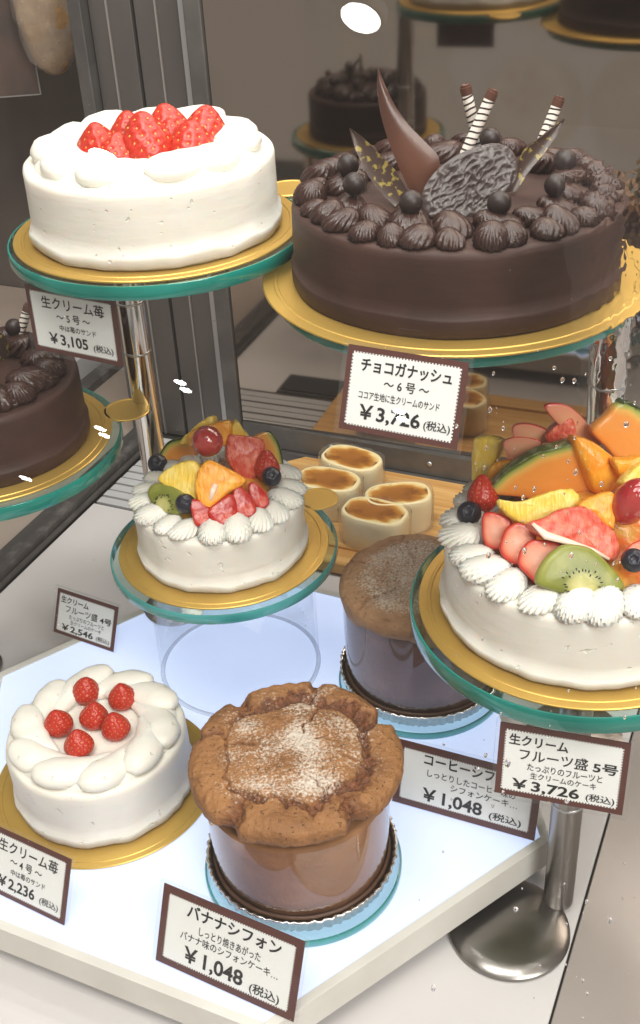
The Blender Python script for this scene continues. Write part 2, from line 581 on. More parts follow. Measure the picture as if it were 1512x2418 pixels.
def slab(outline, T_, dome=0.0, bumpa=0.0, bumps=300, seed=0.0, k=4, soft=1.0):
    """thick slice lying in its own xy plane, front face towards +z; returns V, F, s (0 centre .. 1 rim), w (depth)"""
    L = smooth_loop(outline, k)
    n = len(L)
    c = np.mean(L, 0)
    prof = [(0.0, 0), (.2, 0), (.4, 0), (.6, 0), (.78, 0), (.90, -.02 * soft), (.965, -.09 * soft), (1.0, -.26 * soft), (1.0, -.75), (.94, -.97), (.6, -1.0), (0, -1.0)]
    V, F, S, Wd, rings = [], [], [], [], []
    for s, w in prof:
        z = w * T_ + (dome * (1 - s * s) if w > -.5 else 0)
        if s == 0:
            rings.append([len(V)])
            V.append((c[0], c[1], z))
            S.append(0)
            Wd.append(w)
        else:
            rings.append(list(range(len(V), len(V) + n)))
            for p in L:
                V.append((c[0] + (p[0] - c[0]) * s, c[1] + (p[1] - c[1]) * s, z))
                S.append(s)
                Wd.append(w)
    for a, b in zip(rings, rings[1:]):
        for q in range(n):
            q2 = (q + 1) % n
            if len(a) == 1:
                F.append((a[0], b[q], b[q2]))
            elif len(b) == 1:
                F.append((a[q2], a[q], b[0]))
            else:
                F.append((a[q2], a[q], b[q], b[q2]))
    if bumpa:
        V = rough(V, bumpa, bumps, seed)
    return V, F, S, Wd


def facing(c, yaw, pitch):
    yw, pt = R(yaw), R(pitch)
    nn = Vector((math.sin(yw) * math.cos(pt), -math.cos(yw) * math.cos(pt), math.sin(pt)))
    u = Vector((math.cos(yw), math.sin(yw), 0))
    v = nn.cross(u)
    m = Matrix((u, v, nn)).transposed().to_4x4()
    m.translation = Vector(c)
    return m


def place(o, m):
    o.matrix_local = m
    return o


# ------------------------------------------------------------------ piped shapes
def rosette(rad, h, ridges, twist, amp, lean=0.0, long=1.0, n=96, seed=0.0):
    """piped star: ridged bulb drawn up to a leaning tip (towards -x)"""
    prof = [(.0, 0), (.84, .0), (.96, .08), (1.0, .22), (.985, .38), (.93, .54), (.82, .69), (.66, .82), (.46, .915), (.26, .975), (.10, 1.0), (0, 1.01)]
    V, F = lathe(prof, n)
    out = []
    for x, y, z in V:
        r = math.hypot(x, y)
        a = math.atan2(y, x)
        if r > 1e-6:
            ph = ridges * (a + twist * z)
            rd = abs(math.sin(ph / 2)) ** .8
            k = min(1, (z + .12) * 4) * (1 - .25 * z)
            f = 1 + amp * k * (rd - .6)
            f += .05 * noise.noise(Vector((math.cos(a) * 1.5 + seed, math.sin(a) * 1.5, z * 2)))
            r *= f
        out.append((r * math.cos(a) * rad * long - lean * rad * z * z, r * math.sin(a) * rad, z * h))
    return out, F


def dollop(length, w, h, curve, n=18, m=22, seed=0.0, flip=1):
    """smooth piped teardrop lying along +y: fat head, tapering tail, curving by `curve` radians"""
    path, rad = [], []
    for i in range(m + 1):
        u = i / m
        a = curve * (u - .4)
        rr = length / max(curve, 1e-3)
        path.append((flip * (rr * (math.cos(a) - 1)), rr * math.sin(a), h * (.42 - .22 * u)))
        if u < .36:
            f = math.sqrt(max(0, 1 - ((.36 - u) / .36) ** 2))
        else:
            f = (1 - (u - .36) / .64) ** .58 * (1 + .15 * (u - .36))
        f = max(f, .03)
        wob = 1 + .06 * noise.noise(Vector((u * 4, seed, 0)))
        rad.append((w / 2 * f * wob, h * .55 * f ** .8 * wob))
    return tube(path, rad, n)


# strawberry with dimples and seeds, tip up, unit height 1
def make_strawberry(seed):
    m, n = 40, 56
    prof = []
    for k in range(m + 1):
        t = k / m
        r = .45 * (math.sin(math.pi * min(1, t * 1.0 + .0)) ** .50) * (1 - .40 * max(0, t - .35) / .65) if 0 < k < m else 0
        prof.append((r, t))
    V, F = lathe(prof, n)
    seeds = []
    rows = 9
    for i in range(rows):
        t = .09 + .82 * i / (rows - 1)
        r = np.interp(t, [p[1] for p in prof], [p[0] for p in prof])
        cnt = max(4, int(round(2 * math.pi * r / .2)))
        for j in range(cnt):
            a = 2 * math.pi * (j + .5 * (i % 2)) / cnt + seed + .12 * noise.noise(Vector((i, j, seed)))
            seeds.append((t + .012 * noise.noise(Vector((j, i, seed + 3))), a, r))
    SP = [Vector((r * math.cos(a), r * math.sin(a), t)) for t, a, r in seeds]
    out = []
    for p in V:
        q = Vector(p)
        q += Vector((.04 * nz3(q, 1.6, seed), .04 * nz3(q, 1.6, seed + 5), 0))
        d = min((Vector(p) - s).length for s in SP)
        f = math.exp(-(d / .042) ** 2)
        c = Vector((0, 0, .45))
        dirv = (q - c).normalized()
        out.append(q - dirv * .024 * f + dirv * .005 * math.exp(-((d - .085) / .03) ** 2))
    sv, sf = [], []
    for s in SP:
        c = Vector((0, 0, .45))
        q = s + Vector((.04 * nz3(s, 1.6, seed), .04 * nz3(s, 1.6, seed + 5), 0))
        nn = (s - c).normalized()
        upv = (Vector((0, 0, 1)) - nn * nn.z).normalized()
        sd = nn.cross(upv)
        q = q - nn * .016
        k = len(sv)
        sv += [q + nn * .018, q + upv * .030, q + sd * .017, q - upv * .024, q - sd * .017]
        sf += [(k, k + 2, k + 1), (k, k + 3, k + 2), (k, k + 4, k + 3), (k, k + 1, k + 4)]
    return mk(out, F, 'berry', name='strawberry'), mk(sv, sf, 'berryseed', name='seeds')


STRAW = [make_strawberry(1.3), make_strawberry(4.7)]


def strawberry(parent, loc, h, w=1.0, tilt=(0, 0), rz=0.0, v=0):
    o = ob('strawberry', STRAW[v % 2][0], parent, loc, (tilt[0], tilt[1], rz), (h * w, h * w, h))
    s = ob('seeds', STRAW[v % 2][1], o)
    s['kind'] = 'stuff'
    return o


# ------------------------------------------------------------------ gold boards and stands
def gold_board(name, label, loc, rad, tab=None, group='gold cake boards', tabr=0.0165):
    t = thing(name, label, 'cake board', loc, 0, group)
    V, F = lathe([(0, 0), (rad - .0006, 0), (rad, .0004), (rad, .0012), (rad - .0005, .0017), (rad * .945, .0017), (rad * .94, .0021), (rad * .925, .0021), (rad * .92, .0016), (rad * .70, .0016), (0, .0016)], 96)
    part('disc', V, F, 'gold', t)
    if tab is not None:
        a = R(tab)
        d = rad + tabr * .78
        V, F = lathe([(0, 0), (tabr, 0), (tabr + .0003, .0008), (tabr - .0003, .0014), (tabr * .9, .0014), (tabr * .88, .0011), (0, .0011)], 48)
        nb = prism([(rad - .012, -.010), (d, -.0075), (d, .0075), (rad - .012, .010)], .0001, .0010)
        p = part('tab', *join([xf((V, F), (d, 0, .0003)), nb]), 'gold', t)
        p.rotation_euler = (0, 0, a)
    return t


def glass_plate(parent, rad, thick, z, rim='rim'):
    V, F = lathe([(0, 0), (rad - .0016, 0), (rad - .0016, thick), (0, thick)], 96)
    p = part('glass_plate', V, F, 'glass', parent, smooth=False, loc=(0, 0, z))
    V, F = lathe([(rad - .0014, 0.0), (rad - .0004, .0), (rad, .0007), (rad, thick - .0007), (rad - .0004, thick), (rad - .0014, thick), (rad - .0014, 0)], 96)
    part('rim', V, F, rim, p)
    return p


def pole(parent, x, y, z0, z1, r, joints=(), mat='chrome'):
    V, F = lathe([(0, z0), (r, z0), (r, z1), (0, z1)], 40)
    p = part('pole', V, F, mat, parent, loc=(x, y, 0))
    for z in joints:
        V, F = lathe([(r, z - .001), (r + .0004, z - .0007), (r + .0004, z + .0007), (r, z + .001)], 40)
        part('joint', V, F, 'steelstrip', p)
    return p


# ------------------------------------------------------------------ price cards
def text_mesh(s, bold):
    c = bpy.data.curves.new('t', 'FONT')
    c.body = s
    c.offset = bold
    c.resolution_u = 3
    c.extrude = 0.0
    o = bpy.data.objects.new('t', c)
    COL.objects.link(o)
    dg = bpy.context.evaluated_depsgraph_get()
    me = bpy.data.meshes.new_from_object(o.evaluated_get(dg))
    bpy.data.objects.remove(o)
    bpy.data.curves.remove(c)
    V = np.array([v.co for v in me.vertices])
    F = [tuple(p.vertices) for p in me.polygons]
    bpy.data.meshes.remove(me)
    return V, F


def price_card(label, base, yaw, tilt, w, h, lines, foot=True, hang=False):
    """lines: (text, x0, x1, yc, height) in shares of the card, y down"""
    t = thing('price_card', label, 'price card', base, 0, 'printed price cards')
    m = facing(base, yaw, tilt)
    t.matrix_world = m
    # local: x right, y up, z towards the viewer, origin at the middle of the bottom edge
    bdr = .055 * w
    th = .0009
    part('backing', *box(-w / 2, w / 2, 0, h, -th, 0), 'cardbrown', t, smooth=False)
    # white field with square stamp teeth
    x0, x1, y0, y1 = -w / 2 + bdr, w / 2 - bdr, bdr, h - bdr
    pitch = .0017
    tooth = .0007

    def edge(p, q, out):
        n = max(4, int(((q[0] - p[0]) ** 2 + (q[1] - p[1]) ** 2) ** .5 / pitch))
        pts = []
        for i in range(n):
            for a, o in ((0, 0), (.5, 0), (.5, 1), (1, 1)):
                u = (i + a) / n
                pts.append((p[0] + (q[0] - p[0]) * u + out[0] * tooth * o, p[1] + (q[1] - p[1]) * u + out[1] * tooth * o))
        return pts
    loop = edge((x0, y0), (x1, y0), (0, -1)) + edge((x1, y0), (x1, y1), (1, 0)) + edge((x1, y1), (x0, y1), (0, 1)) + edge((x0, y1), (x0, y0), (-1, 0))
    clean = [p for i, p in enumerate(loop) if i == 0 or abs(p[0] - loop[i - 1][0]) + abs(p[1] - loop[i - 1][1]) > 1e-7]
    part('field', [(x, y, .00022) for x, y in clean], [tuple(range(len(clean)))], 'cardwhite', t, smooth=False)
    for s, a, b, yc, hh, bold in lines:
        V, F = text_mesh(s, bold)
        mn, mx = V.min(0), V.max(0)
        sx = (b - a) * w / (mx[0] - mn[0])
        sy = hh * h / (mx[1] - mn[1])
        V = [((v[0] - mn[0]) * sx - w / 2 + a * w, h - yc * h + (v[1] - (mn[1] + mx[1]) / 2) * sy, .00045) for v in V]
        part('lettering', V, F, 'ink', t, smooth=False)
    g = .0022
    part('sleeve', *box(-w / 2 - g, w / 2 + g, -g if hang else 0, h + g, -th - .0006, .0011), 'sleeve', t, smooth=False)
    if foot:
        ti = R(tilt)
        # clear easel foot behind the card, lying along the tray
        dv = Vector((0, -math.sin(ti), -math.cos(ti)))
        a0 = Vector((0, .001, -.0024))
        dpt = .030
        q = [Vector((w * .5, 0, 0)), Vector((-w * .5, 0, 0))]
        V = [a0 + q[1], a0 + q[0], a0 + q[0] + dv * dpt, a0 + q[1] + dv * dpt]
        upv = Vector((0, math.cos(ti), -math.sin(ti))) * .0012
        V = V + [v + upv for v in V]
        part('foot', V, [(0, 1, 2, 3), (7, 6, 5, 4), (0, 4, 5, 1), (1, 5, 6, 2), (2, 6, 7, 3), (3, 7, 4, 0)], 'acrylic', t, smooth=False)
    elif hang:
        part('clip', *box(-.008, .008, h - .004, h + .012, -.004, -.0017, .0005), 'acrylic', t, smooth=False)
    return t


# fruit and chocolate pieces: outlines in 0.1 mm in each piece's own plane, placed on their cakes
FRUIT = [
  ('fruitS', 'melon_l', (-342, 448, 441), -30, 30, [(-116, -186), (-126, -110), (-96, -3), (-40, 104), (42, 148), (130, 161), (168, 42), (81, -32), (-43, -125)]),
  ('fruitS', 'pineapple', (-189, -171, 663), -15, 35, [(-166, -2), (-69, 92), (35, 125), (92, 84), (92, -27), (90, -118), (4, -105), (-76, -51)]),
  ('fruitS', 'orange', (32, -258, 689), 5, 40, [(-123, 52), (-54, 141), (32, 106), (162, 11), (138, -27), (54, -69), (-74, -146), (-136, -68)]),
  ('fruitS', 'grapefruit', (181, 83, 660), 15, 25, [(-76, 128), (-37, 142), (137, 72), (111, -45), (12, -174), (-42, -121), (-106, -3)]),
  ('fruitS', 'melon_r', (348, 221, 601), 35, 20, [(-69, 119), (37, 114), (65, 20), (61, -91), (39, -162), (-80, -73), (-52, 74)]),
  ('fruitS', 'orange', (-21, 153, 780), -5, 20, [(-129, 28), (-23, 68), (119, 92), (108, -28), (76, -59), (-17, -36), (-134, -66)]),
  ('fruitS', 'pineapple', (-117, 295, 741), -20, 20, [(-128, -85), (-17, 36), (71, 104), (101, 65), (31, -34), (-59, -87)]),
  ('fruitS', 'pineapple', (146, 204, 740), 10, 15, [(-69, 4), (1, 96), (45, 30), (70, -28), (12, -62), (-59, -41)]),
  ('fruitS', 'kiwi', (-307, -214, 564), -35, 40, [(-149, 1), (-127, 61), (-46, 88), (77, 73), (146, 29), (127, -50), (73, -76), (-5, -77), (-95, -49)]),
  ('fruitS', 'strawberry_slice', (-86, -379, 558), 10, 45, [(-45, 80), (34, 68), (71, -10), (20, -74), (-34, -71), (-46, 8)]),
  ('fruitS', 'strawberry_slice', (59, -382, 556), 10, 45, [(-92, 9), (-45, 53), (63, 98), (81, 23), (64, -46), (-7, -81), (-63, -57)]),
  ('fruitS', 'strawberry_slice', (181, -324, 574), 10, 45, [(-39, 101), (1, 100), (57, 13), (65, -61), (19, -90), (-39, -75), (-64, 12)]),
  ('fruitS', 'strawberry_slice', (270, -246, 573), 10, 45, [(-45, 75), (-3, 79), (46, 8), (55, -56), (-2, -89), (-51, -18)]),
  ('fruitR', 'melon_b', (-165, 194, 730), -10, 12, [(-338, -83), (-233, 39), (-70, 153), (137, 217), (198, 91), (266, -51), (187, -127), (12, -134), (-159, -104)]),
  ('fruitR', 'pineapple', (-461, 618, 631), -35, 12, [(-94, 58), (-63, 123), (54, 134), (79, 93), (54, -9), (26, -163), (-55, -236)]),
  ('fruitR', 'orange', (-402, 427, 651), -20, 20, [(-63, 32), (47, 82), (69, 31), (16, -48), (-69, -96)]),
  ('fruitR', 'apple', (-287, 473, 790), -20, 15, [(-96, 28), (-3, 66), (112, 53), (92, -13), (-32, -92), (-72, -42)]),
  ('fruitR', 'apple', (-222, 483, 871), -20, 12, [(-107, 37), (-17, 61), (107, 26), (112, -28), (-8, -52), (-87, -44)]),
  ('fruitR', 'apple', (-6, 407, 971), 10, 8, [(-161, 127), (-45, 119), (65, 20), (170, -155), (50, -117), (-79, 5)]),
  ('fruitR', 'grapefruit', (-65, 385, 930), -10, 15, [(-93, -20), (-21, 61), (44, 90), (74, 2), (62, -69), (-65, -64)]),
  ('fruitR', 'mandarin', (98, 145, 851), 10, 25, [(-134, 158), (-80, 163), (11, 103), (99, 5), (134, -94), (84, -146), (-32, -154), (-83, -35)]),
  ('fruitR', 'melon_r', (270, 330, 951), 15, 10, [(-187, 35), (-94, 107), (-20, 169), (46, 143), (161, 39), (204, -227), (11, -206), (-122, -59)]),
  ('fruitR', 'orange', (232, 60, 871), 5, 20, [(-80, 48), (5, 47), (90, 46), (18, -82), (-32, -59)]),
  ('fruitR', 'pineapple', (280, -38, 852), 15, 30, [(-94, 23), (13, 85), (99, 52), (92, -81), (-15, -68), (-95, -10)]),
  ('fruitR', 'pineapple', (-295, -146, 795), -10, 35, [(-216, 22), (-99, 22), (59, 81), (170, 93), (204, 13), (64, -65), (-38, -102), (-144, -65)]),
  ('fruitR', 'orange', (18, -263, 819), 5, 35, [(-120, 52), (58, 97), (65, 16), (52, -95), (-2, -65), (-52, -4)]),
  ('fruitR', 'grapefruit_f', (-127, -383, 778), 5, 40, [(-249, 73), (-157, 95), (-88, 127), (50, 128), (134, 39), (189, -31), (191, -127), (138, -161), (57, -104), (-79, -41), (-186, 2)]),
  ('fruitR', 'kiwi', (-150, -553, 648), 5, 35, [(-224, -23), (-173, 73), (-78, 137), (17, 130), (93, 91), (163, 4), (216, -88), (163, -129), (-12, -125), (-166, -69)]),
  ('fruitR', 'strawberry_slice', (-521, -128, 638), -20, 40, [(-74, 82), (7, 93), (78, 61), (50, -26), (36, -95), (-32, -88), (-66, -26)]),
  ('fruitR', 'strawberry_slice', (-420, -282, 667), -20, 40, [(-81, 46), (-23, 95), (52, 81), (83, 28), (48, -59), (9, -121), (-88, -70)]),
  ('fruitR', 'strawberry_slice', (-347, -412, 647), -20, 40, [(-91, 19), (-45, 86), (56, 96), (114, 80), (73, -22), (26, -125), (-43, -88), (-89, -46)]),
  ('fruitR', 'strawberry_slice', (147, -466, 684), -20, 40, [(-62, -22), (-17, 49), (42, 65), (69, -27), (-32, -65)]),
]
BERRY = [('fruitS', 'blueberry', -191, -333, 578, 0.0997), ('fruitS', 'blueberry', 380, -60, 579, 0.1025), ('fruitS', 'blueberry', -482, 364, 487, 0.1075), ('fruitS', 'grape', -39, 76, 799, 0.1024), ('fruitS', 'strawberry', 351, 36, 593, 0.1034), ('fruitR', 'blueberry', -627, 145, 576, 0.0857), ('fruitR', 'blueberry', 130, -520, 672, 0.0782), ('fruitR', 'grape', 178, -237, 850, 0.0799), ('fruitR', 'strawberry', -536, 221, 638, 0.086)]
CHOC = [('plaque', (34, -329, 619), 3, 28, [(-277, -83), (-258, 2), (-168, 100), (-36, 173), (119, 208), (213, 183), (255, 112), (253, 26), (190, -56), (81, -147), (-10, -180), (-125, -182), (-238, -154)]), ('horn', (-320, -18, 836), -8, 14, [(-124, 330), (-131, 232), (-113, 99), (-68, -49), (-16, -174), (29, -274), (95, -377)], [(-121, 327), (-90, 255), (-36, 140), (41, 35), (138, -58), (242, -159), (153, -327)]), ('leaf', (-467, -65, 683), -20, 22, [(-159, 180), (-120, 76), (-41, -58), (48, -154), (142, -227)], [(-154, 179), (-70, 128), (31, 45), (117, -25), (208, -145)]), ('leaf', (444, 8, 666), 20, 12, [(185, 158), (59, 93), (-64, 36), (-121, -32), (-213, -183)], [(188, 155), (133, 70), (37, -18), (-58, -92), (-146, -187)])]
STICK = [((88, 570, 530), (296, 610, 873)), ((251, 709, 530), (141, 749, 878)), ((612, 787, 530), (744, 827, 753)), ((-186, 1224, 530), (-286, 1264, 733))]


# ================================================================== THE CASE
def casebox(s0, s1, d0, d1, z0, z1, c=0.0):
    """box given in case coordinates, returned in a frame rotated like the case"""
    return box(s0, s1, d0, d1, z0, z1, c)


CASE_ROT = (0, 0, R(-25))


def cpart(name, vf, mat, parent=None, smooth=False):
    o = part(name, vf[0], vf[1], mat, parent, smooth=smooth)
    if parent is None:
        o.rotation_euler = CASE_ROT
    return o


def cthing(name, label, cat, group=None, kind=None):
    o = thing(name, label, cat, (0, 0, 0), R(-25), group)
    if kind:
        o['kind'] = kind
    return o


floor = thing('case_floor', None, None, (0, 0, 0), R(-25))
floor['kind'] = 'structure'
cpart('subfloor', casebox(-2.2, 1.6, -0.05, 1.6, -.02, -.004), 'gap', floor)
cpart('floor_panel', casebox(-.655, -.0668, .10, .842, -.0035, 0, .0006), 'whitefloor', floor)
cpart('floor_panel', casebox(-.0652, .80, .10, .842, -.0035, 0, .0006), 'floor', floor)
cpart('floor_panel', casebox(-1.5, -.688, .10, 1.24, -.0035, -.0005, .0006), 'beige', floor)
# rear floor: ribbed grey grating, one slat after another
for k in range(11):
    d0 = .846 + k * .0131
    cpart('slat', casebox(-.655, .80, d0, d0 + .0105, -.003, -.0003 + .0006 * (k % 2), .0008), 'slat', floor)
vent = cthing('vent_grille', 'black slotted air vent set into the floor before the mirror door', 'vent')
cpart('vent_frame', casebox(-.57, -.455, .796, .842, .0012, .0024, .0005), 'frame', vent)
for k in range(8):
    d0 = .7995 + k * .0050
    cpart('slat', casebox(-.566, -.459, d0, d0 + .0030, .0026, .0046, .0005), 'ventslat', vent)

# back wall: steel panels left of the mirror door
wall = cthing('steel_wall', 'brown steel wall of upright panels left of the mirror door', 'wall')
for a, b in ((-.676, -.6565), (-.6545, -.630), (-.626, -.6035), (-.6015, -.578)):
    cpart('panel', casebox(a, b, .998, 1.012, 0, .95, .0006), 'steelwall', wall)
cpart('backing', casebox(-.68, -.55, 1.013, 1.02, 0, .95), 'gap', wall)
cpart('bright_edge', casebox(-.6564, -.6546, .9965, 1.0125, 0, .95), 'groove', wall)
cpart('bright_edge', casebox(-.6034, -.6016, .9965, 1.0125, 0, .95), 'groove', wall)
cpart('steel_strip', casebox(-.576, -.567, .992, 1.012, 0, .95, .0008), 'steelstrip', wall)

door = cthing('mirror_door', 'tinted mirror sliding door with dark metal frame behind the cakes', 'mirror door')
mp_ = cpart('mirror_pane', casebox(0, 1.4465, 0, .004, .0425, .95), 'mirror', door)
mp_.location = (-.5465, .986, 0)
mp_.rotation_euler = (0, 0, R(1.2))
cpart('stile', casebox(-.5650, -.5475, .982, 1.000, 0, .95, .001), 'frame', door)
cpart('bottom_rail', casebox(-.5465, .90, .983, 1.000, .016, .0415, .001), 'frame', door)
cpart('floor_track', casebox(-.5465, .90, .978, 1.004, .0, .0145, .0008), 'frame', door)
for s in (-.556, -.44, -.33):
    v = lathe([(0, 0), (.003, 0), (.0028, .0012), (0, .0016)], 16)
    m = Matrix.Translation((s, .9825 if s > -.55 else .9815, .030)) @ Matrix.Rotation(R(90), 4, 'X')
    cpart('screw', xf(v, m=m), 'steelstrip', door, smooth=True)

# glass partition on the left with its dark channel
parti = cthing('glass_partition', 'clear glass partition in a dark channel along the left side', 'partition')
cpart('pane', casebox(-.6745, -.6705, .30, .985, .012, .95), 'acrylic', parti)
cpart('channel', casebox(-.6865, -.6625, .20, .996, -.001, .0115, .0025), 'bar', parti)
cpart('channel_lip', casebox(-.6615, -.6575, .20, .990, .0005, .004, .001), 'frame', parti)
cpart('post', casebox(-.6925, -.678, .987, 1.010, 0, .95, .001), 'frame', parti)

# beyond the partition
lw = cpart('side_wall', casebox(-2.0, -.694, 1.25, 1.27, -.02, 1.3), 'darkwall')
tag(lw, 'dark brown wall far behind the glass partition', 'wall')
led = cthing('side_counter', 'low beige counter with pale edge beyond the glass partition', 'counter')
cpart('top', casebox(-1.5, -.822, .60, 1.248, .0, .034, .001), 'beige', led)
cpart('edge_strip', casebox(-.8215, -.8155, .60, 1.248, .0, .036, .001), 'slat', led)
cpart('skirting', casebox(-.8150, -.795, .60, 1.248, -.0004, .010, .001), 'bar', led)

# framed print and wrapped bread in the dark upper left
fp = thing('framed_print', 'framed food print on the dark wall at the top left', 'framed print', (-.335, 1.40, .40), R(4))
part('print', *box(-.075, .0395, -.001, .001, -.065, .16), 'poster', fp, smooth=False)
part('frame', *join([box(.0400, .0415, -.0015, .0015, -.0665, .16), box(-.075, .0395, -.0015, .0015, -.0668, -.0653)]), 'groove', fp, smooth=False)
wire = part('hanger', *box(-.02, -.018, .001, .012, .1, .16), 'gap', fp, smooth=False)
br = thing('wrapped_bread', 'brown bread loaf in clear wrap hanging in the dark upper left', 'bread', (-.268, 1.385, .355))
V, F = sphere(.036, .03, .075, 32, 20)
part('loaf', rough(V, .006, 40), F, 'bread', br, loc=(0, 0, .08))
V, F = sphere(.039, .033, .079, 32, 20)
part('wrap', rough(V, .006, 60, 4), F, 'wrap', br, loc=(0, 0, .08))

# ------------------------------------------------------------------ hexagonal light box
HEX = [(-.0496, .3957), (.1408, .5233), (.1248, .7520), (-.0810, .8530), (-.2710, .7250), (-.2550, .4960)]
hc = (sum(p[0] for p in HEX) / 6, sum(p[1] for p in HEX) / 6)
TRAY = .040


def hexin(d):
    out = []
    for x, y in HEX:
        v = Vector((hc[0] - x, hc[1] - y))
        l = v.length
        out.append((x + v.x / l * d / math.cos(R(30)), y + v.y / l * d / math.cos(R(30))))
    return out


lb = thing('light_box', 'glowing bluish white hexagonal light box under the small cakes', 'light box', (0, 0, 0))
part('panel', *prism(hexin(.0062), .024, TRAY), 'light', lb, smooth=False)
part('plinth', *prism(hexin(.045), -.0003, .0165), 'gap', lb, smooth=False)
part('underside', *prism(hexin(.008), .0170, .0235), 'boxrim', lb, smooth=False)
ho, hi = hexin(0), hexin(.0060)
for k in range(6):
    a, b, c, d = ho[k], ho[(k + 1) % 6], hi[(k + 1) % 6], hi[k]
    e = .0004
    V, F = prism([a, b, c, d], .0165, TRAY + .0008, .0006)
    V = rough(V, .00025, 300, k)
    part('rim', V, F, 'boxrim', lb, smooth=False)

# ------------------------------------------------------------------ front glass with condensation
PN = Vector((-.3766, -.8075, .4540)).normalized()
PU = Vector((.1919, .4115, .8910)).normalized()
P0 = N * .28


def pane_m():
    m = Matrix((T, PU, PN)).transposed().to_4x4()
    m.translation = P0
    return m


fg = thing('front_glass', 'large sloping clear front glass of the display case', 'glass pane')
fg.matrix_world = pane_m()
part('pane', *box(-.66, .40, -.0, .80, -.004, 0), 'pane', fg, smooth=False)

gw, gh = 150, 210
t0, t1, u0, u1 = -.135, -.050, .436, .570


def film_h(t, u):
    a = (t - t0) / (t1 - t0)
    b = (u - u0) / (u1 - u0)
    edge = a * 1.35 + (b - .5) * .55 - .50 + .16 * noise.noise(Vector((t * 60, u * 60, 3)))
    m = min(1, max(0, edge * 3.2)) * min(1, max(0, (1 - b) * 6)) * min(1, max(0, b * 5)) * min(1, max(0, (1 - a) * 8))
    k = .5 + .9 * b
    n1 = noise.noise(Vector((t * 900, u * 620, 1)))
    n2 = noise.noise(Vector((t * 420, u * 300, 7)))
    return m * (.00034 + k * (.00003 * n1 + .00009 * n2))


V, F, HH = [], [], []
for j in range(gh):
    for i in range(gw):
        t = t0 + (t1 - t0) * i / (gw - 1)
        u = u0 + (u1 - u0) * j / (gh - 1)
        HH.append(max(0.0, film_h(t, u)))
        V.append((t, u, .0004 + HH[-1]))
nb = len(V)
V += [(x, y, .0004) for x, y, z in V]
for j in range(gh - 1):
    for i in range(gw - 1):
        a = j * gw + i
        if max(HH[a], HH[a + 1], HH[a + gw], HH[a + gw + 1]) > 0:
            F.append((a, a + 1, a + gw + 1, a + gw))
            F.append((nb + a + gw, nb + a + gw + 1, nb + a + 1, nb + a))
film = part('condensation', V, F, 'water')
film.matrix_world = pane_m()
tag(film, 'rippled film of condensation on the right side of the front glass', 'condensation', kind='stuff')

drops = [(-.1452, .427, 1.0), (-.1225, .4295, .9), (-.0664, .440, 1.4), (-.081, .3756, 1.2), (-.1198, .368, 1.3), (-.103, .3734, 1.2), (-.0943, .269, 1.6),
         (-.0633, .258, 1.3), (-.0784, .1973, 1.3), (-.1126, .1433, 1.3), (-.0342, .2061, 1.2), (-.1055, .270, .9), (-.108, .262, 1.0), (-.098, .246, .8)]
for k in range(46):
    drops.append((random.uniform(-.135, -.055), random.uniform(.36, .47), random.choice((.35, .5, .7, 1.0))))
for k in range(46):
    drops.append((random.uniform(-.13, -.02), random.uniform(.14, .36), random.choice((.3, .45, .6, .8))))
for k in range(40):
    drops.append((random.uniform(-.42, -.08), random.uniform(.30, .60), random.choice((.15, .2, .25))))
parts_ = []
for (t, u, s) in drops:
    r = .00095 * s
    e = random.uniform(1.1, 1.9)
    prof = [(0, 0), (r, 0), (r * .97, r * .22), (r * .8, r * .45), (r * .45, r * .62), (0, r * .68)]
    v, f = lathe(prof, 14)
    v = [(x * random.uniform(.98, 1.02), y * e - (.25 * r * (y > 0) * abs(y) / r), z) for x, y, z in v]
    parts_.append(([(x + t, y + u, z + .0009 if z > 0 else .0009) for x, y, z in v], f))
V, F = join(parts_)
dr = part('water_drops', V, F, 'water')
dr.matrix_world = pane_m()
tag(dr, 'scattered water drops clinging to the front glass', 'water drops', kind='stuff')

# shop ceiling lamps behind the viewer: mirrored in the front glass, lower twins added for doubled glints
for x, y, s, where in ((-3.348, -1.690, .027, 'upper glint on the brown steel wall'), (-3.379, -1.752, .027, 'added lower glint on the brown steel wall'),
                       (-4.332, -2.019, .031, 'upper glint on the gold board at the left edge'), (-4.386, -2.088, .031, 'added lower glint on the gold board at left edge'),
                       (-5.793, -2.553, .042, 'glint on the side of the left chocolate cake'), (-2.444, -2.050, .024, 'upper glint on the card below the chocolate cake'),
                       (-2.473, -2.110, .024, 'added lower glint on the card below the chocolate cake'), (-1.262, -.373, .043, 'big glint at the top centre'),
                       (-2.356, -.503, .048, 'glint over the heaped strawberries')):
    cl = thing('ceiling_lamp', 'round ceiling lamp mirrored as the ' + where, 'ceiling lamp', (x, y, 1.86), 0, 'shop ceiling lamps')
    V, F = lathe([(0, .002), (s, .002), (s, 0), (0, 0)], 40)
    part('diffuser', V, F, 'lamp', cl, smooth=False)
    V, F = lathe([(s + .001, .0), (s + .012, .0), (s + .010, .03), (0, .032)], 40)
    part('housing', V, F, 'lamphouse', cl)


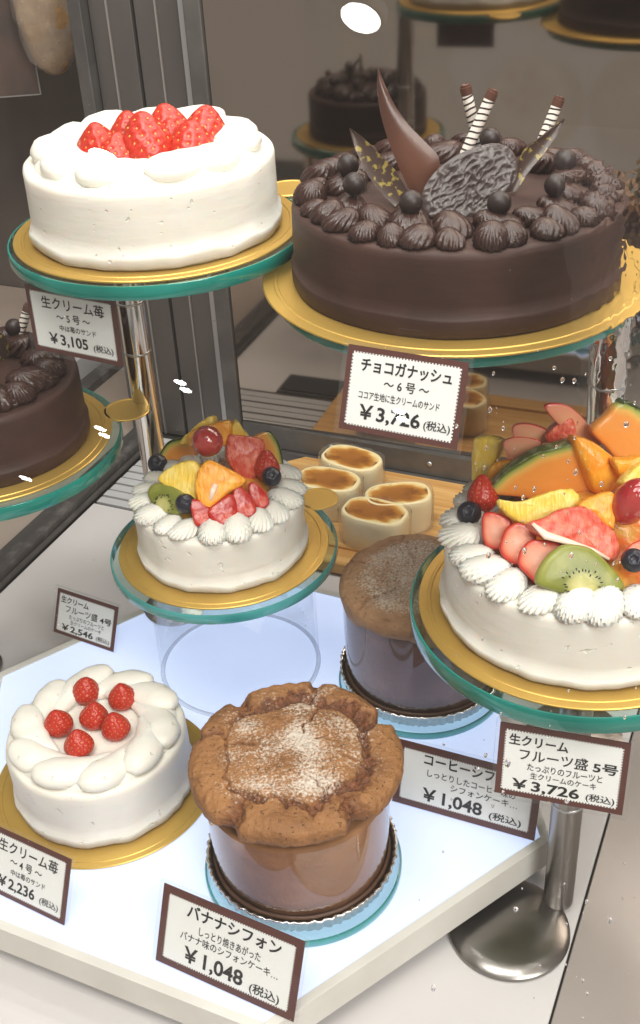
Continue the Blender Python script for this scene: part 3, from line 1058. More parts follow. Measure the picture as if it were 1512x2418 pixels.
# ================================================================== CAKES
def cream_body(parent, rad, h, seed=0.0, ridge=.009):
    prof = [(0, 0), (rad * .985, 0), (rad * 1.012, .002), (rad * 1.022, ridge * .75), (rad * 1.018, ridge), (rad * .996, ridge + .0012)]
    prof += [(rad * (.992 - .004 * k / 6), ridge + .003 + (h - ridge - .007) * k / 6) for k in range(1, 7)]
    prof += [(rad * .980, h - .0018), (rad * .962, h - .0004), (rad * .93, h), (rad * .7, h), (rad * .35, h), (0, h)]
    V, F = lathe(prof, 120)
    out = []
    for p in V:
        q = Vector(p)
        r = math.hypot(q.x, q.y)
        a = math.atan2(q.y, q.x)
        w = .0009 * noise.noise(Vector((math.cos(a) * 3, math.sin(a) * 3, q.z * 30 + seed)))
        if q.z < ridge + .003 and r > rad * .9:
            w += .0012 * noise.noise(Vector((math.cos(a) * 7, math.sin(a) * 7, seed)))
            if q.z > .001:
                q.z += .0022 * noise.noise(Vector((math.cos(a) * 4, math.sin(a) * 4, seed + 5)))
        if r > 1e-6:
            q.x += q.x / r * w
            q.y += q.y / r * w
        if q.z > h - .0005:
            q.z += .0006 * noise.noise(Vector((q.x * 60, q.y * 60, seed)))
        out.append(q)
    return part('body', out, F, 'cream', parent)


# --- big strawberry cake
ZL = .4094
cake = thing('strawberry_cake', 'large white cream cake with strawberries heaped in the middle, on the high stand', 'cake', (-.0915, .717, ZL), 0, 'cream strawberry cakes')
RL, HL = .0775, .0460
cream_body(cake, RL, HL, 1.0)
for k in range(11):
    a = R(-100 + k * 360 / 11 + random.uniform(-4, 4))
    V, F = dollop(.064 + random.uniform(-.004, .005), .030, .0150, 1.0, seed=k, flip=1)
    V = rough(V, .0008, 120, k)
    rr = .0530
    part('cream_dollop', V, F, 'pipe', cake, loc=(rr * math.cos(a), rr * math.sin(a), HL - .0012 + .0016 * (k % 2)), rot=(0, R(4), a + R(20)))
V, F = lathe([(.036, HL - .001), (.040, HL + .004), (.048, HL + .0080), (.058, HL + .0075), (.066, HL + .0045), (.0700, HL - .001)], 96)
part('cream_ring', rough(V, .001, 70, 3), F, 'pipe', cake)
BL = [(-.0180, -.030, .034, 1.02, -.30, .1), (-.0275, -.012, .038, .98, -.1, -.1), (-.0115, .010, .037, 1.02, .05, .0), (.0035, -.022, .044, .98, -.06, -.12),
      (.0115, .002, .033, 1.0, .12, .05), (.0145, .0190, .038, .98, .05, .1), (.0270, -.018, .037, 1.08, -.12, .1), (.0350, .004, .039, 1.0, .0, .15)]
for i, (x, y, h, w, tx, ty) in enumerate(BL):
    strawberry(cake, (x * .95, y * .95, HL - .0110), h * .92, w * 1.04, (tx, ty), i * 1.9, i)
gold_board('gold_cake_board', 'gold board with round tab under the large strawberry cake', (-.0915, .717, ZL - .0018), .0905, tab=36)
st = thing('display_stand', 'glass plate on chrome pole carrying the large strawberry cake', 'display stand', (-.0915, .717, 0), 0, 'glass plate stands')
glass_plate(st, .0945, .0085, ZL - .0104)
pole(st, -.038, .083, TRAY, ZL - .0106, .0098, (.285, .325))
V, F = lathe([(0, 0), (.026, 0), (.027, .002), (.020, .005), (.0105, .007), (0, .007)], 40)
part('base', V, F, 'darksteel', st, loc=(-.038, .083, TRAY + .0002))


# --- chocolate cakes
ROS_CHOC = [mk(*rosette(.0082, .0108, 13, 1.5 + .35 * i, .32, .30 + .15 * i, 1.08, 120, i * 3.3), 'ganache', name='ganache_swirl') for i in range(4)]
HOOK_CHOC = [mk(*rosette(.0092, .0102, 12, 2.0 + .3 * i, .34, .75, 1.22, 104, 7 + i * 2.1), 'ganache', name='ganache_swirl') for i in range(3)]
BALL = mk(*sphere(.0064, n=28, m=18), 'darkchoc', name='chocolate_ball')


def choc_body(parent, rad, h, seed):
    prof = [(0, 0), (rad * 1.004, 0), (rad * 1.016, .0015), (rad * 1.018, .0102), (rad * 1.014, .0112), (rad * .998, .0122)]
    prof += [(rad * .997, .0125 + (h - .017) * k / 5) for k in range(1, 6)]
    prof += [(rad * .990, h - .0016), (rad * .972, h - .0002), (rad * .94, h), (rad * .6, h), (rad * .3, h), (0, h)]
    V, F = lathe(prof, 128)
    out = []
    for p in V:
        q = Vector(p)
        a = math.atan2(q.y, q.x)
        r = math.hypot(q.x, q.y)
        if r > rad * .9 and .001 < q.z < .02:
            q.z += .0025 * noise.noise(Vector((math.cos(a) * 1.6, math.sin(a) * 1.6, seed)))
        if r > rad * .9:
            w = .0007 * noise.noise(Vector((math.cos(a) * 3, math.sin(a) * 3, q.z * 25 + seed)))
            q.x *= 1 + w / r
            q.y *= 1 + w / r
        out.append(q)
    return part('body', out, F, 'choc', parent)


def shard(parent, name, c, yaw, pitch, L, Rr, mat, thick=.0019, bow=.0, m=26, w=8):
    """thin curved chocolate sheet between two edge lines (0.1 mm units)"""
    L = np.array(L, float) * 1e-4
    Rr = np.array(Rr, float) * 1e-4
    ts = np.linspace(0, 1, len(L))
    tt = np.linspace(0, 1, m)

    def cur(P):
        o = np.stack([np.interp(tt, ts, P[:, k]) for k in (0, 1)], 1)
        for _ in range(3):
            o[1:-1] = (o[:-2] + 2 * o[1:-1] + o[2:]) / 4
        return o
    A, B = cur(L), cur(Rr)
    V, F = [], []
    for side in (0, 1):
        for i in range(m):
            for j in range(w + 1):
                u = j / w
                p = A[i] * (1 - u) + B[i] * u
                z = bow * (4 * (u - .5) ** 2) + bow * 1.5 * (tt[i] - .5) ** 2 * 4 * .4
                V.append((p[0], p[1], z - side * thick))
    k = w + 1
    nb_ = m * k
    for i in range(m - 1):
        for j in range(w):
            a = i * k + j
            F.append((a, a + k, a + k + 1, a + 1))
            F.append((nb_ + a + 1, nb_ + a + k + 1, nb_ + a + k, nb_ + a))
    for i in range(m - 1):
        a = i * k
        F.append((a, nb_ + a, nb_ + a + k, a + k))
        a = i * k + w
        F.append((a, a + k, nb_ + a + k, nb_ + a))
    for i in (0, m - 1):
        for j in range(w):
            a = i * k + j
            F.append((a, a + 1, nb_ + a + 1, nb_ + a) if i == 0 else (a + 1, a, nb_ + a, nb_ + a + 1))
    o = part(name, V, F, mat, parent)
    o.data.set_sharp_from_angle(angle=R(40))
    return place(o, facing(Vector(c) * 1e-4, yaw, pitch))


def stick(parent, B, Tt, r=.0034):
    B, Tt = Vector(B), Vector(Tt)
    ln = (Tt - B).length
    q = Vector((0, 0, 1)).rotation_difference(Tt - B)
    V, F = lathe([(0, 0), (r, 0), (r, ln - .0045), (r * 1.0, ln - .0044), (0, ln - .0044)], 24)
    o = part('rolled_wafer', V, F, 'white_choc', parent)
    o.matrix_local = Matrix.Translation(B) @ q.to_matrix().to_4x4()
    V, F = lathe([(0, ln - .0060), (r * 1.05, ln - .0060), (r * 1.06, ln - .0014), (r * .86, ln - .0012), (r * .86, ln), (r * .45, ln + .0004), (0, ln - .003)], 24)
    part('tip', V, F, 'milkchoc', o)
    turns = int(ln / .0042)
    sv, sf = [], []
    n = turns * 16
    for i in range(n + 1):
        a = 2 * math.pi * i / 16
        z = .001 + (ln - .008) * i / n
        for dz, rr in ((0, r * .99), (.0002, r * 1.05), (.0010, r * 1.05), (.0012, r * .99)):
            sv.append((rr * math.cos(a), rr * math.sin(a), z + dz + .0006 * noise.noise(Vector((a * .7, ln * 90, 1)))))
    for i in range(n):
        for j in range(3):
            a = i * 4 + j
            sf.append((a, a + 4, a + 5, a + 1))
    part('stripe', sv, sf, 'darkchoc', o)
    return o


def plaque(parent, c, yaw, pitch, pts):
    L = smooth_loop([(x * 1e-4, y * 1e-4) for x, y in pts], 9)
    n = len(L)
    ctr = np.mean(L, 0)
    V, F, rings = [], [], []
    ss = [0] + list(np.linspace(.03, 1, 34))
    for s in ss:
        if s == 0:
            rings.append([0])
            V.append((ctr[0], ctr[1], .0))
            continue
        rings.append(list(range(len(V), len(V) + n)))
        for p in L:
            x, y = ctr + (np.array(p) - ctr) * s
            u = x * .8 + y * .6
            v = -x * .6 + y * .8
            w = noise.noise(Vector((u * 130, v * 300, 2))) + .5 * noise.noise(Vector((u * 260, v * 560, 9)))
            w = (1 - abs(w) * 1.8)
            V.append((x, y, .0012 * w * min(1, (1 - s) * 12 + .15)))
    k = len(V)
    for p in L:
        V.append((p[0], p[1], -.0022))
    rings.append(list(range(k, k + n)))
    rings.append([len(V)])
    V.append((ctr[0], ctr[1], -.0022))
    for a, b in zip(rings, rings[1:]):
        for q in range(n):
            q2 = (q + 1) % n
            if len(a) == 1:
                F.append((a[0], b[q], b[q2]))
            elif len(b) == 1:
                F.append((a[q2], a[q], b[0]))
            else:
                F.append((a[q2], a[q], b[q], b[q2]))
    o = part('oval_plaque', V, F, 'plaque', parent)
    return place(o, facing(Vector(c) * 1e-4, yaw, pitch))


ZC = .394
cc = thing('chocolate_cake', 'large round chocolate ganache cake with shards, striped wafers and rippled plaque', 'cake', (.0885, .6525, ZC), 0, 'chocolate cakes')
RC, HC = .0950, .0470
choc_body(cc, RC, HC, 2.0)
for k in range(32):
    a = R(-178 + k * 360 / 32 + random.uniform(-2.5, 2.5))
    rr = .0840 + random.uniform(-.002, .0012)
    s = random.uniform(.84, 1.14)
    ob('ganache_swirl', ROS_CHOC[k % 4], cc, (rr * math.cos(a), rr * math.sin(a), HC - .0008), (random.uniform(-.12, .12), random.uniform(-.15, .12), a + random.uniform(-.55, .45)), (s * random.uniform(.92, 1.12), s, s * random.uniform(.85, 1.1)))
INN = [(-139, 0), (-120, 1), (-99, 0), (-77, 1), (-58, 0), (-40, 1), (-19, 0), (4, 1), (34, 0), (64, 1), (92, 0), (122, 0), (146, 0), (166, 1), (-161, 1)]
for k, (deg, ball) in enumerate(INN):
    a = R(deg)
    rr = .0655
    s = random.uniform(.92, 1.18)
    ob('ganache_swirl', HOOK_CHOC[k % 3], cc, (rr * math.cos(a), rr * math.sin(a), HC - .0008), (0, 0, a + R(50) + random.uniform(-.5, .5)), (s, s, s))
    if ball:
        ob('chocolate_ball', BALL, cc, ((rr - .003) * math.cos(a), (rr - .003) * math.sin(a), HC + .0140 + random.uniform(-.001, .001)), (0, 0, k))
for it in CHOC:
    if it[0] == 'plaque':
        plaque(cc, it[1], it[2], it[3], it[4])
    elif it[0] == 'horn':
        shard(cc, 'curved_shard', it[1], it[2], it[3], it[4], it[5], 'milkchoc', bow=-.0018)
    else:
        shard(cc, 'leaf_shard', it[1], it[2], it[3], it[4], it[5], 'leaf', bow=.001)
for k, (b, t) in enumerate(STICK):
    b, t = Vector(b) * 1e-4, Vector(t) * 1e-4
    if k == 3:
        d = Vector((0, -.052, -.012))
        b, t = b + d, t + d
    b.z = HC - .004
    stick(cc, b, t)
gold_board('gold_cake_board', 'wide gold board under the large chocolate cake', (.0885, .6525, ZC - .0018), .1145, tab=None)
st = thing('display_stand', 'glass plate on chrome pole carrying the large chocolate cake', 'display stand', (.0885, .6525, 0), 0, 'glass plate stands')
glass_plate(st, .1080, .0085, ZC - .0104)
pole(st, .1003, .0075, 0, ZC - .0106, .0118, (.275, .31))
V, F = lathe([(0, 0), (.036, 0), (.037, .002), (.028, .005), (.0125, .007), (0, .007)], 40)
part('base', V, F, 'darksteel', st, loc=(.1003, .0075, .0002))

# --- second chocolate cake, left edge of the picture
c5 = thing('chocolate_cake', 'chocolate cake with paired swirls cut off by the left edge, low stand', 'cake', (-.2400, .750, .245), 0, 'chocolate cakes')
R5, H5 = .0735, .0500
choc_body(c5, R5, H5, 5.0)
for k in range(9):
    for q in (0, 1):
        a = R(-20 + k * 40 + q * 17)
        rr = .050 + .006 * q
        s = 1.5 - .25 * q
        ob('ganache_swirl', (ROS_CHOC if q else HOOK_CHOC)[(k + q) % 3], c5, (rr * math.cos(a), rr * math.sin(a), H5 - .0008 + q * .001), (0, 0, a + R(60)), (s, s, s))
for k, (deg, l) in enumerate(((55, .055), (75, .048))):
    a = R(deg)
    shard(c5, 'leaf_shard', (300 * math.cos(a), 300 * math.sin(a), 700), 190 + deg * .2, 8, [(120 - 240 * k, 260), (40, 120), (-60, -60), (-40, -230)], [(121 - 240 * k, 259), (110, 120), (60, -60), (40, -230)], 'leaf', bow=.001)
stick(c5, (.020, .038, H5 - .004), (.038, .046, H5 + .034))
stick(c5, (-.006, .046, H5 - .004), (-.016, .052, H5 + .030))
for deg in (20, 60, 100, 300, 200):
    a = R(deg)
    ob('chocolate_ball', BALL, c5, (.049 * math.cos(a), .049 * math.sin(a), H5 + .018), (0, 0, 0))
gold_board('gold_cake_board', 'gold board with round tab under the chocolate cake at the left edge', (-.2400, .750, .2432), .0905, tab=19, tabr=.0175)
st = thing('display_stand', 'glass plate on pole carrying the chocolate cake at the left edge', 'display stand', (-.2400, .750, 0), 0, 'glass plate stands')
glass_plate(st, .0975, .0100, .2330)
pole(st, -.075, .03, 0, .2328, .0098)
V, F = lathe([(0, 0), (.030, 0), (.031, .002), (.022, .005), (.0105, .007), (0, .007)], 40)
part('base', V, F, 'darksteel', st, loc=(-.075, .03, .0002))

# --- fruit cakes
ROS_CREAM = [mk(*rosette(.0105, .0120, 17, 1.2 + .25 * i, .40, .70, 1.30, 136, i * 2.7), 'pipe', name='cream_swirl') for i in range(4)]
GRAPE = mk(*sphere(.0112, n=40, m=24), 'grape', name='grape')
V, F = lathe([(0, 0), (.35, .03), (.72, .25), (.95, .6), (1.0, .95), (.95, 1.3), (.75, 1.62), (.50, 1.78), (.40, 1.84), (.33, 1.76), (.15, 1.70), (0, 1.70)], 32)
V = [(x * (1 + .10 * math.cos(5 * math.atan2(y, x)) * (z > 1.7)), y * (1 + .10 * math.cos(5 * math.atan2(y, x)) * (z > 1.7)), z - .9) for x, y, z in V]
BLUE = mk(V, F, 'blueberry', name='blueberry')
KIND = {'melon_l': ('melon_slice', .0085), 'melon_r': ('melon_slice', .0085), 'melon_b': ('melon_slice', .014), 'pineapple': ('pineapple_chunk', .0105), 'orange': ('orange_segment', .0105),
        'mandarin': ('mandarin_segment', .012), 'grapefruit': ('grapefruit_segment', .011), 'grapefruit_f': ('grapefruit_segment', .0115), 'kiwi': ('kiwi_slice', .0065),
        'strawberry_slice': ('strawberry_slice', .0055), 'apple': ('apple_slice', .0028)}
RINDS = {'melon_l': list(range(0, 6)), 'melon_r': [1, 2, 3, 4], 'melon_b': [0, 1, 2, 3]}


def seg_dist(p, A):
    best = 9
    for a, b in zip(A, A[1:]):
        ab = b - a
        t = max(0, min(1, np.dot(p - a, ab) / np.dot(ab, ab)))
        best = min(best, np.linalg.norm(p - a - ab * t))
    return best


def fruit(parent, key):
    g, gz, top = (1.14, 1.10, .043) if key == 'fruitS' else (1.06, 1.04, .048)
    for i, (k, kind, c, yaw, pitch, pts) in enumerate(FRUIT):
        if k != key:
            continue
        nm, T_ = KIND[kind]
        P = [(x * 1e-4 * g * 1.04, y * 1e-4 * g * 1.04) for x, y in pts]
        c = (c[0] * g, c[1] * g, (top + (c[2] * 1e-4 - top) * gz) * 1e4)
        base = kind.split('_')[0]
        bump_a = {'orange': .0006, 'grapefruit': .0007, 'pineapple': .0007, 'mandarin': .0003, 'melon': .0002, 'apple': .0001, 'kiwi': .0002, 'strawberry': .0003}[base]
        dome = {'orange': .001, 'mandarin': .003, 'kiwi': .0012, 'grapefruit': .001, 'apple': .0006}.get(base, .0004)
        V, F, S, Wd = slab(P, T_, dome, bump_a, 330, i * 1.7, 5, 1.6 if base in ('mandarin', 'kiwi') else 1.0)
        attrs = None
        mat = {'orange': 'orange', 'mandarin': 'mandarin', 'pineapple': 'pine', 'grapefruit': 'gfruit', 'melon': 'melon', 'kiwi': 'kiwi', 'strawberry': 'sslice', 'apple': 'apple'}[base]
        if base == 'strawberry' and key == 'fruitS':
            mat = 'sslice_red'
        if base == 'melon':
            ids = RINDS[kind] if not (key == 'fruitR' and kind == 'melon_r') else [2, 3, 4, 5]
            A = np.array([P[q] for q in ids])
            attrs = {'tone': [min(1, seg_dist(np.array([v[0], v[1]]), A) / .011) for v in V]}
        elif base == 'kiwi':
            xs = [p[0] for p in P]
            ys = [p[1] for p in P]
            core = np.array([np.mean(xs), min(ys) * .62])
            mx = max(np.linalg.norm(np.array(p) - core) for p in P)
            attrs = {'tone': [min(1, np.linalg.norm(np.array([v[0], v[1]]) - core) / mx) for v in V]}
        elif base in ('strawberry', 'apple'):
            attrs = {'tone': [s if w > -.2 else 1 for s, w in zip(S, Wd)]}
            if base == 'apple':
                attrs['tone'] = [max(0, s if v[1] > 0 else min(s, .9)) for s, v in zip(attrs['tone'], V)]
        o = part(nm, V, F, mat, parent, attrs=attrs)
        place(o, facing(Vector(c) * 1e-4, yaw, pitch))
        if base == 'melon':
            path, rad = [], []
            Q = smooth_loop(P, 5)
            sel = [q for q in Q if seg_dist(np.array(q), A) < .0006]
            ctr = np.mean(P, 0)
            idx = sorted(range(len(sel)), key=lambda q: math.atan2(*(np.array(sel[q]) - ctr)[::-1]))
            ang = [math.atan2(*(np.array(sel[q]) - ctr)[::-1]) for q in idx]
            gaps = [((ang[(q + 1) % len(ang)] - ang[q]) % (2 * math.pi), q) for q in range(len(ang))]
            cut = max(gaps)[1]
            idx = idx[cut + 1:] + idx[:cut + 1]
            for q in idx:
                d = (np.array(sel[q]) - ctr)
                d = d / np.linalg.norm(d)
                path.append((sel[q][0] + d[0] * .0002, sel[q][1] + d[1] * .0002, -T_ * .5))
                rad.append((.0013, T_ * .49))
            tv, tf = tube(path, rad, 12, up=Vector((0, 0, 1)))
            part('rind', rough(tv, .0003, 400), tf, 'rind' if kind == 'melon_b' else 'darkrind', o)
        if base == 'kiwi':
            sv, sf = [], []
            for q in range(34):
                a = 2 * math.pi * q / 34 + random.uniform(-.08, .08)
                rr = mx * random.uniform(.30, .48)
                x, y = core[0] + rr * math.cos(a), core[1] + rr * math.sin(a)
                if y < min(ys) * .80:
                    continue
                V2, F2 = sphere(.00085, .00038, .00035, 8, 6)
                vv, ff = xf((V2, F2), (x, y, dome * (1 - (rr / mx) ** 2) + .0002), a)
                sv, sf = join([(sv, sf), (vv, ff)])
            sd = part('seeds', sv, sf, 'kseed', o)
            sd['kind'] = 'stuff'
        if kind == 'grapefruit_f':
            path = [(P[q][0] * .93, P[q][1] * .93, .0006) for q in (0, 10, 9, 8, 7)]
            part('pith', *tube([tuple(v) for v in path], [(.0009, .0006), (.0024, .0009), (.0018, .0009), (.0012, .0008), (.0008, .0006)], 10), 'pith', o)
        if kind == 'orange' and key == 'fruitS' and i == 2:
            part('pith', *tube([(-.0015, -.001, .001), (-.004, -.0055, .001), (-.0065, -.0115, .0008)], [(.0020, .0008), (.0022, .0010), (.0010, .0006)], 10), 'pith', o)
    for k, kind, x, y, z, pxmm in BERRY:
        if k != key:
            continue
        p = (x * 1e-4 * min(g, 1.05) * (.92 if kind == 'blueberry' and key == 'fruitS' and y > 0 else 1), y * 1e-4 * min(g, 1.05), top + (z * 1e-4 - top) * gz)
        if kind == 'blueberry':
            r = 70 * pxmm * 1e-3 if key == 'fruitS' else 86 * pxmm * 1e-3
            ob('blueberry', BLUE, parent, p, (R(35) + random.uniform(-.3, .3), random.uniform(-.4, .4), 0), r)
        elif kind == 'grape':
            ob('grape', GRAPE, parent, p, (0, R(30), 0), (1, 1, 1) if key == 'fruitS' else (.95, .95, 1.35))
        else:
            strawberry(parent, (p[0], p[1], p[2] - .012), .024, .95, (-.2, .3), 1.0, 1)


def fruit_cake(label, loc, rad, h, ring, count, scale, dome, key, seed):
    t = thing('fruit_cake', label, 'cake', loc, 0, 'cream fruit cakes')
    cream_body(t, rad, h, seed, .0075)
    H_, R_ = dome
    prof = [(0, h - .001)] + [(R_ * math.sin(q), h - .001 + .0005) for q in (1.5,)]
    prof = [(R_ * .90, h - .0005)] + [(R_ * .90 * (1 - q / 8), h + (H_ - .013) * (1 - (1 - q / 8) ** 2 * .98)) for q in range(1, 8)] + [(0, h + H_ - .013)]
    V, F = lathe(prof, 64)
    part('fruit_bed', rough(V, .003, 90, seed), F, 'bed', t)
    for k in range(count):
        a = R(-94 + k * 360 / count + random.uniform(-2, 2))
        s = scale * random.uniform(.88, 1.10)
        ob('cream_swirl', ROS_CREAM[k % 4], t, (ring * math.cos(a), ring * math.sin(a), h - .0008), (random.uniform(-.1, .1), random.uniform(-.12, .1), a + R(-18) + random.uniform(-.35, .3)), (s, s, s * random.uniform(.9, 1.05)))
    fruit(t, key)
    return t


ZS = .1634
fruit_cake('small cream cake heaped with mixed fruit and one red grape on top', (-.073, .716, ZS), .0625, .0430, .0525, 19, .87, (.030, .046), 'fruitS', 3.0)
gold_board('gold_cake_board', 'gold board with round tab under the small fruit cake', (-.073, .716, ZS - .0018), .0785, tab=37, tabr=.0155)
st = thing('display_stand', 'pale glass plate on clear acrylic drum under the small fruit cake', 'display stand', (-.073, .716, 0), 0, 'glass plate stands')
glass_plate(st, .0850, .0075, ZS - .0094, 'rim2')
V, F = lathe([(.064, TRAY + .0012), (.064, ZS - .0096), (.0615, ZS - .0096), (.0615, TRAY + .0012), (.064, TRAY + .0012)], 96)
part('acrylic_drum', V, F, 'acrylic', st, loc=(.002, .006, 0))
V, F = lathe([(.064, TRAY), (.0648, TRAY + .0005), (.064, TRAY + .0011), (.0612, TRAY + .0011), (.0612, TRAY + .0002), (.064, TRAY)], 96)
part('drum_edge', V, F, 'acr_edge', st, loc=(.002, .006, 0.0003))

ZR = .2120
fruit_cake('large cream fruit cake with melon, apple fan and kiwi at the right edge', (.155, .563, ZR), .0830, .0480, .0725, 25, .95, (.036, .064), 'fruitR', 6.0)
gold_board('gold_cake_board', 'gold board under the large fruit cake at the right edge', (.155, .563, ZR - .0018), .0975)
st = thing('display_stand', 'green edged glass plate on flared steel foot under the large fruit cake', 'display stand', (.155, .563, 0), 0, 'glass plate stands')
glass_plate(st, .1030, .0115, ZR - .0134)
# pole standing at the rim of a low polished disc
pole(st, -.0110, -.0600, .006, ZR - .0136, .0098, (.10,), 'darksteel')
V, F = lathe([(0, 0), (.0392, 0), (.0400, .0012), (.0396, .0030), (.0370, .0052), (.030, .0068), (.018, .0078), (0, .0082)], 72)
part('base', V, F, 'darksteel', st, loc=(-.0470, -.0775, .0002))

# --- small strawberry cake on the light box
ZQ = TRAY + .0022
sc_ = thing('strawberry_cake', 'small white cream cake with six strawberries spaced on top, on the light box', 'cake', (-.1655, .601, ZQ), 0, 'cream strawberry cakes')
RS, HS = .0635, .0480
cream_body(sc_, RS, HS, 8.0)
for k in range(10):
    a = R(-72 + k * 36 + random.uniform(-3, 3))
    V, F = dollop(.060 + random.uniform(-.004, .004), .0250, .0138, 1.30, seed=20 + k)
    V = rough(V, .0007, 130, k)
    rr = .0455
    part('cream_dollop', V, F, 'pipe', sc_, loc=(rr * math.cos(a), rr * math.sin(a), HS - .001 + .0014 * (k % 2)), rot=(0, R(3), a + R(24)))
V, F = lathe([(.031, HS - .001), (.035, HS + .003), (.042, HS + .0068), (.049, HS + .0066), (.0545, HS + .0040), (.0575, HS - .001)], 96)
part('cream_ring', rough(V, .001, 70, 3), F, 'pipe', sc_)
for i, (x, y) in enumerate([(-.0118, .0330), (.0168, .0250), (-.0251, .0030), (-.0028, .0070), (.0159, -.0060), (-.0076, -.0210)]):
    strawberry(sc_, (x, y, HS - .003), .0225, 1.06, (random.uniform(-.15, .05), random.uniform(-.15, .15)), i * 1.3, i + 1)
gold_board('gold_cake_board', 'gold board under the small strawberry cake on the light box', (-.1655, .601, TRAY + .0004), .0800)


# --- chiffon cakes
def chiffon(name, label, loc, crown_fn, rb, rt, hb, side, crust, disc_r, group='chiffon cakes'):
    t = thing(name, label, 'cake', loc, 0, group)
    zb = .003
    V, F = lathe([(0, zb), (rb - .0015, zb), (rb + (rt - rb) * .3 - .0015, zb + hb * .3), (rb + (rt - rb) * .7 - .0015, zb + hb * .7), (rt - .0015, hb - .001), (rt * .9, hb - .002), (0, hb - .002)], 96)
    part('sponge', rough(V, .0008, 60, 2), F, side, t)
    n = 128
    V, F = lathe([(rb + .0002, zb + .001), (rb + (rt - rb) * .5 + .0004, hb * .5), (rt + .0004, hb - .001)], n)
    V = [(x * (1 + .004 * noise.noise(Vector((x * 25, y * 25, z * 9)))), y * (1 + .004 * noise.noise(Vector((x * 25, y * 25, z * 9)))), z) for x, y, z in V]
    part('film_wrap', V, F, 'film', t)
    V, F = lathe([(0, .0), (rb - .002, .0), (rb + .003, .0035), (rb + .0046, .0125), (rb + .0060, .0135), (rb + .0052, .0145), (rb + .0036, .0135), (rb + .0022, .0040), (rb - .003, .0012), (0, .0012)], 180)
    out = []
    for k, p in enumerate(V):
        q = Vector(p)
        r = math.hypot(q.x, q.y)
        if r > rb * .9:
            a = math.atan2(q.y, q.x)
            w = .0007 * math.sin(a * 66 + 2 * math.sin(a * 7)) + .0008 * noise.noise(Vector((q.x * 300, q.y * 300, q.z * 300)))
            q.x *= 1 + w / r
            q.y *= 1 + w / r
            q.z += .0006 * noise.noise(Vector((a * 16, 3, 1))) if q.z > .01 else 0
        out.append(q)
    part('foil_pan', out, F, 'foil', t)
    V, F = lathe([(rb - .0005, .0120), (rb + .0016, .0110), (rb + .0014, .0128), (rb + .0003, .0138), (rb - .0005, .0138)], 96)
    part('baked_edge', rough(V, .0005, 200), F, 'caramel', t)
    crown_fn(t, rt, hb, crust)
    return t


def smooth_interp(u, xs, ys, w=.035):
    return sum(float(np.interp(u + d, xs, ys)) for d in (-w, -w / 2, 0, w / 2, w)) / 5


